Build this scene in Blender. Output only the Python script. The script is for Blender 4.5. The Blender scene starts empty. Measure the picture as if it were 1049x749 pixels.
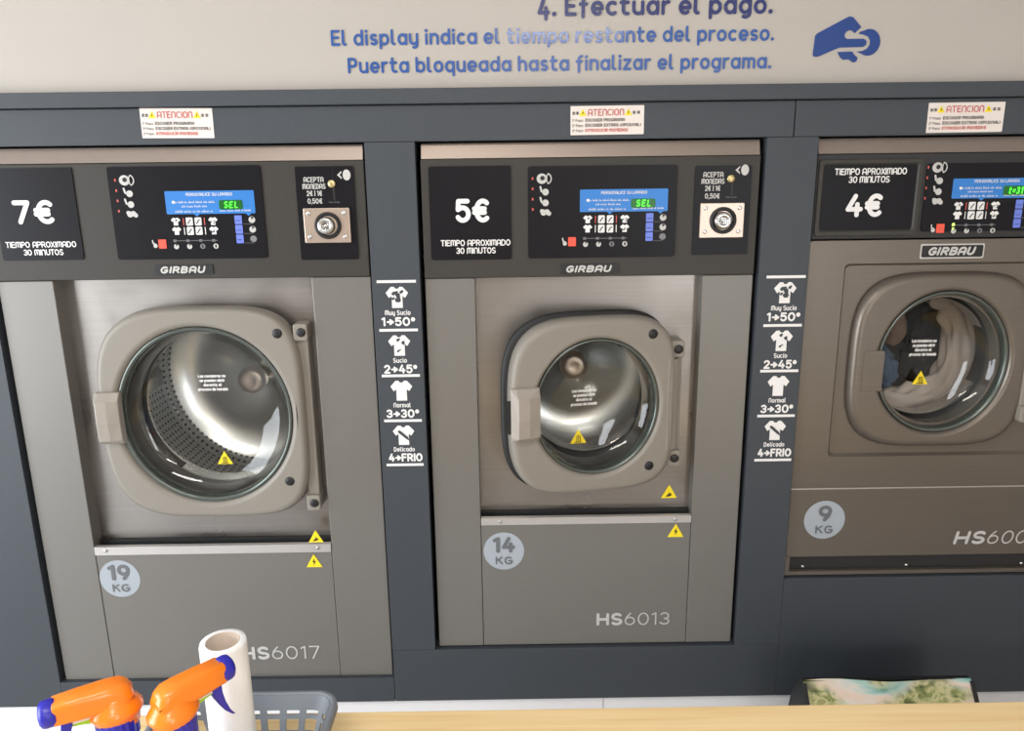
import bpy, bmesh, math, random
from math import sin, cos, pi, radians, sqrt, atan2
from mathutils import Vector, Matrix
from mathutils.geometry import tessellate_polygon

S = bpy.context.scene
C = S.collection
random.seed(7)

# ------------------------------------------------------------------ camera
CAM_Y, CAM_Z = -1.555, 1.55
cd = bpy.data.cameras.new('camera')
cam = bpy.data.objects.new('camera', cd)
C.objects.link(cam)
cd.sensor_fit = 'HORIZONTAL'
cd.sensor_width = 36.0
cd.lens = 775.0 / 1049.0 * 36.0
cd.clip_start = 0.02
right = Vector((0.99989566, -0.00750778, -0.01234125))
down = Vector((-0.01375932, -0.23480618, -0.97194482))
fwd = Vector((0.00439935, 0.97201321, -0.23488499))
cam.matrix_world = Matrix(((right.x, -down.x, -fwd.x, 0.0),
                           (right.y, -down.y, -fwd.y, CAM_Y),
                           (right.z, -down.z, -fwd.z, CAM_Z),
                           (0, 0, 0, 1)))
S.camera = cam

# ------------------------------------------------------------------ world, lights, exposure
w = bpy.data.worlds.new('world')
S.world = w
w.use_nodes = True
w.node_tree.nodes['Background'].inputs[0].default_value = (0.62, 0.66, 0.72, 1)
w.node_tree.nodes['Background'].inputs[1].default_value = 0.35
S.view_settings.view_transform = 'Standard'
S.view_settings.look = 'None'
S.view_settings.gamma = 1.0
S.view_settings.use_curve_mapping = False
S.view_settings.exposure = 0.15


def area(name, loc, rot, sx, sy, power, col):
    d = bpy.data.lights.new(name, 'AREA')
    d.shape = 'RECTANGLE'
    d.size, d.size_y = sx, sy
    d.energy = power
    d.color = col
    o = bpy.data.objects.new(name, d)
    C.objects.link(o)
    o.location = loc
    o.rotation_euler = rot
    return o


# ceiling luminaires (long tubes behind panels) and the shop window behind the camera
area('ceiling_lamp_front', (-0.40, -1.9, 2.62), (0, 0, 0), 1.2, 0.30, 22, (1.0, 0.94, 0.87))
area('ceiling_lamp_rear', (0.42, -4.45, 2.62), (0, 0, 0), 0.9, 0.60, 40, (1.0, 0.94, 0.87))
area('shop_window', (-2.85, -1.75, 1.20), (radians(90), 0, radians(-90)), 2.2, 1.8, 108, (0.88, 0.94, 1.0))
area('rear_fill', (1.85, -4.9, 1.30), (radians(90), 0, 0), 0.55, 2.0, 30, (0.92, 0.96, 1.0))  # added daylight fill from the rear, no actual door there


# ------------------------------------------------------------------ materials
def lin(c):
    return tuple(((v / 255.0) / 12.92 if v / 255.0 <= 0.04045 else ((v / 255.0 + 0.055) / 1.055) ** 2.4) for v in c) + (1.0,)


def mat(name, rgb, rough=0.5, metal=0.0, noise=0.06, scale=(40, 40, 40), bump=0.0, spec=0.5, emit=None, estr=0.0, coat=0.0, rvar=0.0):
    m = bpy.data.materials.new(name)
    m.use_nodes = True
    nt = m.node_tree
    b = nt.nodes['Principled BSDF']
    b.inputs['Roughness'].default_value = rough
    b.inputs['Metallic'].default_value = metal
    b.inputs['Specular IOR Level'].default_value = spec
    if coat:
        b.inputs['Coat Weight'].default_value = coat
        b.inputs['Coat Roughness'].default_value = 0.08
    c = lin(rgb)
    tc = nt.nodes.new('ShaderNodeTexCoord')
    mp = nt.nodes.new('ShaderNodeMapping')
    mp.inputs['Scale'].default_value = scale
    nz = nt.nodes.new('ShaderNodeTexNoise')
    nz.inputs['Scale'].default_value = 1.0
    nz.inputs['Detail'].default_value = 5.0
    nt.links.new(tc.outputs['Object'], mp.inputs[0])
    nt.links.new(mp.outputs[0], nz.inputs['Vector'])
    mx = nt.nodes.new('ShaderNodeMix')
    mx.data_type = 'RGBA'
    mx.inputs[6].default_value = tuple(v * (1 - noise) for v in c[:3]) + (1,)
    mx.inputs[7].default_value = tuple(min(1, v * (1 + noise)) for v in c[:3]) + (1,)
    nt.links.new(nz.outputs['Fac'], mx.inputs[0])
    nt.links.new(mx.outputs[2], b.inputs['Base Color'])
    if rvar:
        n2 = nt.nodes.new('ShaderNodeTexNoise')
        n2.inputs['Scale'].default_value = 7.0
        n2.inputs['Detail'].default_value = 4.0
        nt.links.new(tc.outputs['Object'], n2.inputs['Vector'])
        mr = nt.nodes.new('ShaderNodeMapRange')
        mr.inputs[1].default_value = 0.3
        mr.inputs[2].default_value = 0.7
        mr.inputs[3].default_value = rough - rvar
        mr.inputs[4].default_value = rough + rvar
        nt.links.new(n2.outputs['Fac'], mr.inputs[0])
        nt.links.new(mr.outputs[0], b.inputs['Roughness'])
    if bump:
        bp = nt.nodes.new('ShaderNodeBump')
        bp.inputs['Strength'].default_value = bump
        bp.inputs['Distance'].default_value = 0.002
        nt.links.new(nz.outputs['Fac'], bp.inputs['Height'])
        nt.links.new(bp.outputs[0], b.inputs['Normal'])
    if emit:
        b.inputs['Emission Color'].default_value = lin(emit)
        b.inputs['Emission Strength'].default_value = estr
    return m


M = {}
M['white_wall'] = mat('white_wall', (178, 171, 163), 0.6, noise=0.03, scale=(9, 9, 9))
M['plinth'] = mat('plinth_white', (228, 227, 228), 0.5, noise=0.02)
M['cladding'] = mat('anthracite_laminate', (57, 62, 68), 0.55, noise=0.10, scale=(160, 160, 160), bump=0.05)
M['gap'] = mat('shadow_gap', (18, 18, 20), 0.8)
M['enamel'] = mat('grey_enamel', (120, 117, 112), 0.42, metal=0.35, noise=0.04, scale=(300, 300, 300), bump=0.03)
M['enamel_brown'] = mat('grey_brown_enamel', (112, 104, 95), 0.36, metal=0.55, noise=0.10, scale=(7, 7, 300))
M['fascia'] = mat('fascia_grey', (58, 55, 51), 0.5, noise=0.05, scale=(200, 200, 200), spec=0.3)
M['fascia_dark'] = mat('fascia_black', (36, 35, 35), 0.5, noise=0.05, scale=(200, 200, 200))
M['steel'] = mat('brushed_steel', (150, 145, 140), 0.36, metal=0.95, noise=0.10, scale=(3, 3, 260), bump=0.03, rvar=0.12)
M['steel_edge'] = mat('steel_edge', (200, 196, 192), 0.4, metal=0.7, noise=0.05)
M['strip'] = mat('top_strip_steel', (146, 133, 124), 0.38, metal=0.7, noise=0.06, scale=(4, 4, 200))
M['door_grey'] = mat('door_grey', (136, 130, 121), 0.42, noise=0.04, scale=(200, 200, 200), spec=0.4)
M['handle_grey'] = mat('handle_grey', (160, 152, 143), 0.4, noise=0.03)
M['trim_glass'] = mat('dark_green_glass_edge', (96, 102, 97), 0.22, metal=0.6, noise=0.03)
M['chrome'] = mat('polished_steel', (205, 205, 203), 0.16, metal=1.0, noise=0.03)
M['rubber'] = mat('black_rubber', (26, 27, 28), 0.6)
M['black_panel'] = mat('black_panel', (24, 23, 27), 0.34, noise=0.06, spec=0.16)
M['black'] = mat('black_plastic', (22, 22, 24), 0.45)
M['white_ink'] = mat('white_print', (228, 226, 224), 0.6, noise=0.02)
M['grey_ink'] = mat('grey_print', (120, 120, 122), 0.6, noise=0.02)
M['pale_ink'] = mat('pale_print', (192, 190, 186), 0.6, noise=0.02)
M['red_ink'] = mat('red_print', (205, 92, 80), 0.6, noise=0.02)
M['dark_ink'] = mat('dark_print', (92, 88, 86), 0.6, noise=0.02)
M['sticker_red'] = mat('sticker_red_print', (196, 88, 84), 0.6, noise=0.02)
M['navy'] = mat('navy_vinyl', (22, 34, 96), 0.30, noise=0.02, coat=0.2)
M['blue_vinyl'] = mat('blue_vinyl', (28, 78, 150), 0.30, noise=0.02, coat=0.4)
M['icon_blue'] = mat('icon_blue_vinyl', (14, 56, 124), 0.4, noise=0.02)
M['screen_blue'] = mat('screen_blue', (42, 116, 190), 0.4, noise=0.04, emit=(42, 116, 190), estr=0.10)
M['led_back'] = mat('display_window', (14, 78, 24), 0.3, emit=(10, 110, 20), estr=0.35)
M['led'] = mat('green_digits', (90, 255, 70), 0.4, emit=(70, 255, 50), estr=1.3)
M['led_yellow'] = mat('lit_lamp', (210, 255, 120), 0.4, emit=(200, 255, 90), estr=1.0)
M['blue_button'] = mat('blue_button', (104, 124, 212), 0.45, noise=0.04)
M['red_button'] = mat('red_button', (232, 84, 62), 0.45, noise=0.04)
M['badge_disc'] = mat('badge_disc', (160, 167, 174), 0.5, noise=0.02)
M['badge_text'] = mat('badge_lettering', (100, 102, 105), 0.5, noise=0.02)
M['yellow'] = mat('warning_yellow', (242, 216, 28), 0.5, noise=0.03)
M['warn_black'] = mat('warning_black', (62, 52, 18), 0.5)
M['sticker'] = mat('sticker_white', (226, 216, 208), 0.55, noise=0.02)
M['coin_metal'] = mat('coin_plate_steel', (196, 178, 164), 0.34, metal=0.8, noise=0.08, scale=(30, 30, 30))
M['brass'] = mat('brass', (196, 178, 130), 0.35, metal=0.8)
M['wood_leg'] = mat('wood_leg', (206, 160, 100), 0.5, noise=0.10, scale=(60, 60, 4))
M['orange'] = mat('orange_plastic', (255, 134, 24), 0.30, noise=0.02, coat=0.3)
M['trigger_blue'] = mat('blue_plastic', (40, 38, 168), 0.35, noise=0.02)
M['lime'] = mat('lime_plastic', (176, 226, 40), 0.4, noise=0.02)
M['milky'] = mat('milky_plastic', (224, 224, 220), 0.35, noise=0.02)
M['paper'] = mat('kitchen_paper', (250, 250, 250), 0.85, noise=0.02, scale=(120, 120, 120), bump=0.5)
M['cardboard'] = mat('cardboard_core', (196, 180, 166), 0.8, noise=0.05)
M['basket'] = mat('grey_basket_plastic', (128, 134, 142), 0.5, noise=0.03)
M['floor'] = mat('grey_floor', (180, 180, 182), 0.5, noise=0.05, scale=(6, 6, 6))
M['ceiling'] = mat('white_ceiling', (226, 224, 220), 0.8, noise=0.02)
M['room'] = mat('room_wall', (196, 188, 180), 0.7, noise=0.04, scale=(2, 2, 2))
M['bag_black'] = mat('bag_side_black', (30, 31, 33), 0.55, noise=0.1)
M['towel'] = mat('towel_cream', (206, 190, 180), 0.9, noise=0.12, scale=(26, 26, 26), bump=0.6)
M['denim'] = mat('denim_blue', (74, 92, 116), 0.9, noise=0.18, scale=(40, 40, 40), bump=0.5)
M['cloth_brown'] = mat('cloth_brown', (120, 98, 84), 0.9, noise=0.2, scale=(30, 30, 30), bump=0.5)
M['cloth_dark'] = mat('cloth_dark', (34, 32, 34), 0.9, noise=0.2, scale=(30, 30, 30), bump=0.5)


def glass_material(name, tint, refl):
    m = bpy.data.materials.new(name)
    m.use_nodes = True
    nt = m.node_tree
    nt.nodes.clear()
    out = nt.nodes.new('ShaderNodeOutputMaterial')
    tr = nt.nodes.new('ShaderNodeBsdfTransparent')
    tr.inputs[0].default_value = tint
    gl = nt.nodes.new('ShaderNodeBsdfGlossy')
    gl.inputs['Roughness'].default_value = 0.03
    lw = nt.nodes.new('ShaderNodeLayerWeight')
    lw.inputs[0].default_value = 0.5
    pw = nt.nodes.new('ShaderNodeMath')
    pw.operation = 'POWER'
    pw.inputs[1].default_value = 4.0
    ma = nt.nodes.new('ShaderNodeMath')
    ma.operation = 'MULTIPLY_ADD'
    ma.inputs[1].default_value = 0.8
    ma.inputs[2].default_value = refl
    mx = nt.nodes.new('ShaderNodeMixShader')
    nt.links.new(lw.outputs['Facing'], pw.inputs[0])
    nt.links.new(pw.outputs[0], ma.inputs[0])
    nt.links.new(ma.outputs[0], mx.inputs[0])
    nt.links.new(tr.outputs[0], mx.inputs[1])
    nt.links.new(gl.outputs[0], mx.inputs[2])
    nt.links.new(mx.outputs[0], out.inputs[0])
    return m


M['glass'] = glass_material('porthole_glass', (0.94, 0.96, 0.95, 1), 0.05)


def drum_material():
    m = mat('perforated_drum_steel', (226, 225, 222), 0.27, metal=0.92, noise=0.05, scale=(20, 20, 20))
    nt = m.node_tree
    b = nt.nodes['Principled BSDF']
    old = b.inputs['Base Color'].links[0].from_socket

    def math_(op, a, c=None):
        n = nt.nodes.new('ShaderNodeMath')
        n.operation = op
        for i, v in enumerate((a, c)):
            if v is None:
                continue
            if isinstance(v, (int, float)):
                n.inputs[i].default_value = v
            else:
                nt.links.new(v, n.inputs[i])
        return n.outputs[0]
    tc = nt.nodes.new('ShaderNodeTexCoord')
    sp = nt.nodes.new('ShaderNodeSeparateXYZ')
    nt.links.new(tc.outputs['Object'], sp.inputs[0])
    ang = math_('ARCTAN2', sp.outputs[0], sp.outputs[2])
    u = math_('SUBTRACT', math_('FRACT', math_('MULTIPLY', ang, 104 / (2 * pi))), 0.5)
    v = math_('SUBTRACT', math_('FRACT', math_('MULTIPLY', sp.outputs[1], 62.0)), 0.5)
    d = math_('SQRT', math_('ADD', math_('MULTIPLY', u, u), math_('MULTIPLY', v, v)))
    hole = math_('LESS_THAN', d, 0.22)
    # only on the cylindrical wall
    rr = math_('SQRT', math_('ADD', math_('MULTIPLY', sp.outputs[0], sp.outputs[0]), math_('MULTIPLY', sp.outputs[2], sp.outputs[2])))
    att = nt.nodes.new('ShaderNodeValue')
    att.outputs[0].default_value = 0.2335
    onwall = math_('GREATER_THAN', rr, att.outputs[0])
    hole = math_('MULTIPLY', hole, onwall)
    mx = nt.nodes.new('ShaderNodeMix')
    mx.data_type = 'RGBA'
    nt.links.new(hole, mx.inputs[0])
    nt.links.new(old, mx.inputs[6])
    mx.inputs[7].default_value = (0.05, 0.05, 0.05, 1)
    nt.links.new(mx.outputs[2], b.inputs['Base Color'])
    return m


M['drum'] = drum_material()


def wood_material():
    m = mat('pine_tabletop', (250, 220, 166), 0.45, noise=0.05, scale=(3, 60, 60))
    nt = m.node_tree
    b = nt.nodes['Principled BSDF']
    old = b.inputs['Base Color'].links[0].from_socket
    tc = nt.nodes.new('ShaderNodeTexCoord')
    mp = nt.nodes.new('ShaderNodeMapping')
    mp.inputs['Scale'].default_value = (1.2, 38, 38)
    nz = nt.nodes.new('ShaderNodeTexNoise')
    nz.inputs['Scale'].default_value = 2.0
    nz.inputs['Detail'].default_value = 4
    nz.inputs['Distortion'].default_value = 0.6
    nt.links.new(tc.outputs['Object'], mp.inputs[0])
    nt.links.new(mp.outputs[0], nz.inputs['Vector'])
    rp = nt.nodes.new('ShaderNodeValToRGB')
    rp.color_ramp.elements[0].position = 0.35
    rp.color_ramp.elements[0].color = lin((236, 196, 132))
    rp.color_ramp.elements[1].position = 0.66
    rp.color_ramp.elements[1].color = lin((252, 226, 176))
    nt.links.new(nz.outputs['Fac'], rp.inputs[0])
    mx = nt.nodes.new('ShaderNodeMix')
    mx.data_type = 'RGBA'
    mx.inputs[0].default_value = 0.6
    nt.links.new(old, mx.inputs[6])
    nt.links.new(rp.outputs[0], mx.inputs[7])
    nt.links.new(mx.outputs[2], b.inputs['Base Color'])
    return m


M['wood'] = wood_material()


def bag_print_material():
    """landscape print: foliage at both sides, pale water sweeping across the middle"""
    m = mat('landscape_print', (180, 180, 140), 0.35, noise=0.0)
    nt = m.node_tree
    b = nt.nodes['Principled BSDF']
    tc = nt.nodes.new('ShaderNodeTexCoord')

    def ramp(sc, det, dist, stretch, rot, cols):
        mp = nt.nodes.new('ShaderNodeMapping')
        mp.inputs['Rotation'].default_value = (0, radians(rot), 0)
        mp.inputs['Scale'].default_value = stretch
        nz = nt.nodes.new('ShaderNodeTexNoise')
        nz.inputs['Scale'].default_value = sc
        nz.inputs['Detail'].default_value = det
        nz.inputs['Distortion'].default_value = dist
        nt.links.new(tc.outputs['Object'], mp.inputs[0])
        nt.links.new(mp.outputs[0], nz.inputs['Vector'])
        rp = nt.nodes.new('ShaderNodeValToRGB')
        els = rp.color_ramp.elements
        els[0].position, els[0].color = cols[0][0], lin(cols[0][1])
        els[1].position, els[1].color = cols[-1][0], lin(cols[-1][1])
        for q, c in cols[1:-1]:
            e = els.new(q)
            e.color = lin(c)
        nt.links.new(nz.outputs['Fac'], rp.inputs[0])
        return rp.outputs[0]
    leaf = ramp(38, 8, 0.5, (1, 1, 1.4), 0, [(0.32, (84, 92, 62)), (0.42, (128, 138, 84)), (0.50, (186, 184, 132)), (0.56, (206, 198, 158)), (0.62, (150, 160, 104)), (0.70, (176, 152, 110))])
    water = ramp(9, 5, 0.3, (0.6, 1, 2.6), 24, [(0.34, (96, 158, 152)), (0.43, (170, 204, 196)), (0.50, (222, 214, 204)), (0.58, (228, 206, 188)), (0.66, (132, 184, 176))])
    mask = ramp(5.0, 2, 0.2, (1.0, 1, 1.6), 24, [(0.44, (0, 0, 0)), (0.52, (255, 255, 255))])
    mx = nt.nodes.new('ShaderNodeMix')
    mx.data_type = 'RGBA'
    nt.links.new(mask, mx.inputs[0])
    nt.links.new(leaf, mx.inputs[6])
    nt.links.new(water, mx.inputs[7])
    nt.links.new(mx.outputs[2], b.inputs['Base Color'])
    return m


M['bag_print'] = bag_print_material()

# ------------------------------------------------------------------ mesh building helpers
ORG = {}


def tag(o, label=None, cat=None, group=None, kind=None):
    if label:
        o['label'] = label
    if cat:
        o['category'] = cat
    if group:
        o['group'] = group
    if kind:
        o['kind'] = kind
    return o


def thing(name, label, cat, loc, group=None):
    o = bpy.data.objects.new(name, None)
    o.empty_display_size = 0.05
    C.objects.link(o)
    o.location = loc
    ORG[o.name] = Vector(loc)
    return tag(o, label, cat, group)


class MB:
    """collects geometry in world coordinates, build() links it as ONE mesh object"""

    def __init__(self):
        self.v, self.f, self.m, self.s = [], [], [], []

    def face(self, pts, m=0, smooth=False):
        i = len(self.v)
        self.v += [tuple(p) for p in pts]
        self.f.append(tuple(range(i, i + len(pts))))
        self.m.append(m)
        self.s.append(smooth)

    def box(self, x0, x1, y0, y1, z0, z1, m=0):
        i = len(self.v)
        self.v += [(x0, y0, z0), (x1, y0, z0), (x1, y1, z0), (x0, y1, z0), (x0, y0, z1), (x1, y0, z1), (x1, y1, z1), (x0, y1, z1)]
        for q in ((0, 3, 2, 1), (4, 5, 6, 7), (0, 1, 5, 4), (1, 2, 6, 5), (2, 3, 7, 6), (3, 0, 4, 7)):
            self.f.append(tuple(i + k for k in q))
            self.m.append(m)
            self.s.append(False)

    def loft(self, loops, m=0, smooth=True, cap0=False, cap1=False, closed=True):
        n = len(loops[0])
        i = len(self.v)
        for l in loops:
            self.v += [tuple(p) for p in l]
        for a in range(len(loops) - 1):
            for k in range(n if closed else n - 1):
                k2 = (k + 1) % n
                self.f.append((i + a * n + k, i + a * n + k2, i + (a + 1) * n + k2, i + (a + 1) * n + k))
                self.m.append(m)
                self.s.append(smooth)
        if cap0:
            self.f.append(tuple(i + k for k in reversed(range(n))))
            self.m.append(m)
            self.s.append(False)
        if cap1:
            self.f.append(tuple(i + (len(loops) - 1) * n + k for k in range(n)))
            self.m.append(m)
            self.s.append(False)

    def plate(self, loop, y0, y1, m=0):
        """loop: (x,z) points; slab from y0 (front) to y1 (back)"""
        self.loft([[(x, y1, z) for x, z in loop], [(x, y0, z) for x, z in loop]], m, False, True, True)

    def poly(self, pts, y, m=0):
        """flat, possibly concave polygon of (x,z) points facing the camera"""
        tri = tessellate_polygon([[Vector((p[0], p[1], 0)) for p in pts]])
        i = len(self.v)
        self.v += [(p[0], y, p[1]) for p in pts]
        for t in tri:
            a, b_, c = (pts[k] for k in t)
            ar = (b_[0] - a[0]) * (c[1] - a[1]) - (b_[1] - a[1]) * (c[0] - a[0])
            t = t if ar > 0 else tuple(reversed(t))
            self.f.append(tuple(i + k for k in t))
            self.m.append(m)
            self.s.append(False)

    def disc(self, x, z, r, y, m=0, n=24, rz=None):
        self.lay = (getattr(self, 'lay', 0) + 1) % 4
        y = y - self.lay * 2e-4
        rz = rz or r
        self.poly([(x + r * cos(2 * pi * k / n), z + rz * sin(2 * pi * k / n)) for k in range(n)], y, m)

    def rect(self, x0, x1, z0, z1, y, m=0):
        self.poly([(x0, z0), (x1, z0), (x1, z1), (x0, z1)], y, m)

    def stud(self, x, z, r, y0, y1, m=0, n=20):
        """short round peg with a domed front at y0"""
        d = (y1 - y0)
        self.loft([[(x + q * r * cos(-2 * pi * k / n), y, z + q * r * sin(-2 * pi * k / n)) for k in range(n)] for q, y in
                   ((1, y1), (1, y0 + 0.4 * d), (0.8, y0 + 0.12 * d), (0.3, y0))], m, True, True, True)

    def tube(self, path, r, m=0, n=12, cap=True):
        path = [Vector(p) for p in path]
        rs = r if isinstance(r, (list, tuple)) else [r] * len(path)
        loops = []
        up = Vector((0.13, 0.21, 1)).normalized()
        for k, p in enumerate(path):
            t = (path[min(k + 1, len(path) - 1)] - path[max(k - 1, 0)]).normalized()
            a = t.cross(up)
            if a.length < 1e-3:
                a = t.cross(Vector((1, 0, 0)))
            a.normalize()
            b = a.cross(t).normalized()
            loops.append([p + rs[k] * (cos(2 * pi * q / n) * a + sin(2 * pi * q / n) * b) for q in range(n)])
        self.loft(loops, m, True, cap, cap)

    def revolve(self, prof, axis, c, m=0, n=64, sx=1.0, sz=1.0, cap0=False, cap1=False):
        """prof: (r, t) pairs; axis 'y' or 'z' through point c (x stretch sx, z stretch sz)"""
        loops = []
        for r, t in prof:
            l = []
            for k in range(n):
                a = 2 * pi * k / n
                if axis == 'y':
                    l.append((c[0] + r * sx * cos(a), c[1] + t, c[2] + r * sz * sin(a)))
                elif axis == 'x':
                    l.append((c[0] + t, c[1] + r * cos(a), c[2] + r * sin(a)))
                else:
                    l.append((c[0] + r * sx * cos(a), c[1] + r * sz * sin(a), c[2] + t))
            loops.append(l)
        self.loft(loops, m, True, cap0, cap1)

    def build(self, name, mats, parent=None, origin=None, bevel=0.0, segs=2, solid=0.0, xf=None, recalc=True):
        if not isinstance(mats, (list, tuple)):
            mats = [mats]
        if origin is None:
            origin = ORG[parent.name] if parent is not None else Vector((0, 0, 0))
        origin = Vector(origin)
        me = bpy.data.meshes.new(name)
        vs = [Vector(p) for p in self.v]
        if xf is not None:
            vs = [xf @ p for p in vs]
        me.from_pydata([p - origin for p in vs], [], self.f)
        for mm in mats:
            me.materials.append(M[mm] if isinstance(mm, str) else mm)
        for p, mi, sm in zip(me.polygons, self.m, self.s):
            p.material_index = mi
            p.use_smooth = sm
        if recalc:
            bm = bmesh.new()
            bm.from_mesh(me)
            bmesh.ops.recalc_face_normals(bm, faces=bm.faces)
            bm.to_mesh(me)
            bm.free()
        me.update()
        o = bpy.data.objects.new(name, me)
        C.objects.link(o)
        ORG[o.name] = origin
        if parent is not None:
            o.parent = parent
            o.location = origin - ORG[parent.name]
        else:
            o.location = origin
        if solid:
            md = o.modifiers.new('solid', 'SOLIDIFY')
            md.thickness = solid
            md.offset = 0
        if bevel:
            md = o.modifiers.new('bevel', 'BEVEL')
            md.width = bevel
            md.segments = segs
            md.limit_method = 'ANGLE'
            md.angle_limit = radians(50)
        return o


def rrect(x0, x1, z0, z1, r, n=6):
    pts = []
    for cx, cz, a0 in ((x1 - r, z1 - r, 0), (x0 + r, z1 - r, 90), (x0 + r, z0 + r, 180), (x1 - r, z0 + r, 270)):
        for k in range(n + 1):
            a = radians(a0 + 90 * k / n)
            pts.append((cx + r * cos(a), cz + r * sin(a)))
    return pts


def squircle(cx, cz, a, b, ex, n=96):
    """superellipse with one exponent per quadrant: (top right, top left, bottom left, bottom right)"""
    pts = []
    for k in range(n):
        t = 2 * pi * k / n
        c, s = cos(t), sin(t)
        e = ex[int(k * 4 / n)]
        q = (abs(c) ** e + abs(s) ** e) ** (-1.0 / e)
        pts.append((cx + a * c * q, cz + b * s * q))
    return pts


def dup(o, loc=None, label=None):
    c = o.copy()
    C.objects.link(c)
    if loc is not None:
        c.location = loc
    if label:
        c['label'] = label
    for ch in list(o.children):
        d = ch.copy()
        C.objects.link(d)
        d.parent = c
        for g in list(ch.children):
            e = g.copy()
            C.objects.link(e)
            e.parent = d
    return c


# ------------------------------------------------------------------ stroke lettering
def arc(cx, cy, rx, ry, a0, a1, n=12):
    return [(cx + rx * cos(radians(a0 + (a1 - a0) * k / n)), cy + ry * sin(radians(a0 + (a1 - a0) * k / n))) for k in range(n + 1)]


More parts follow.
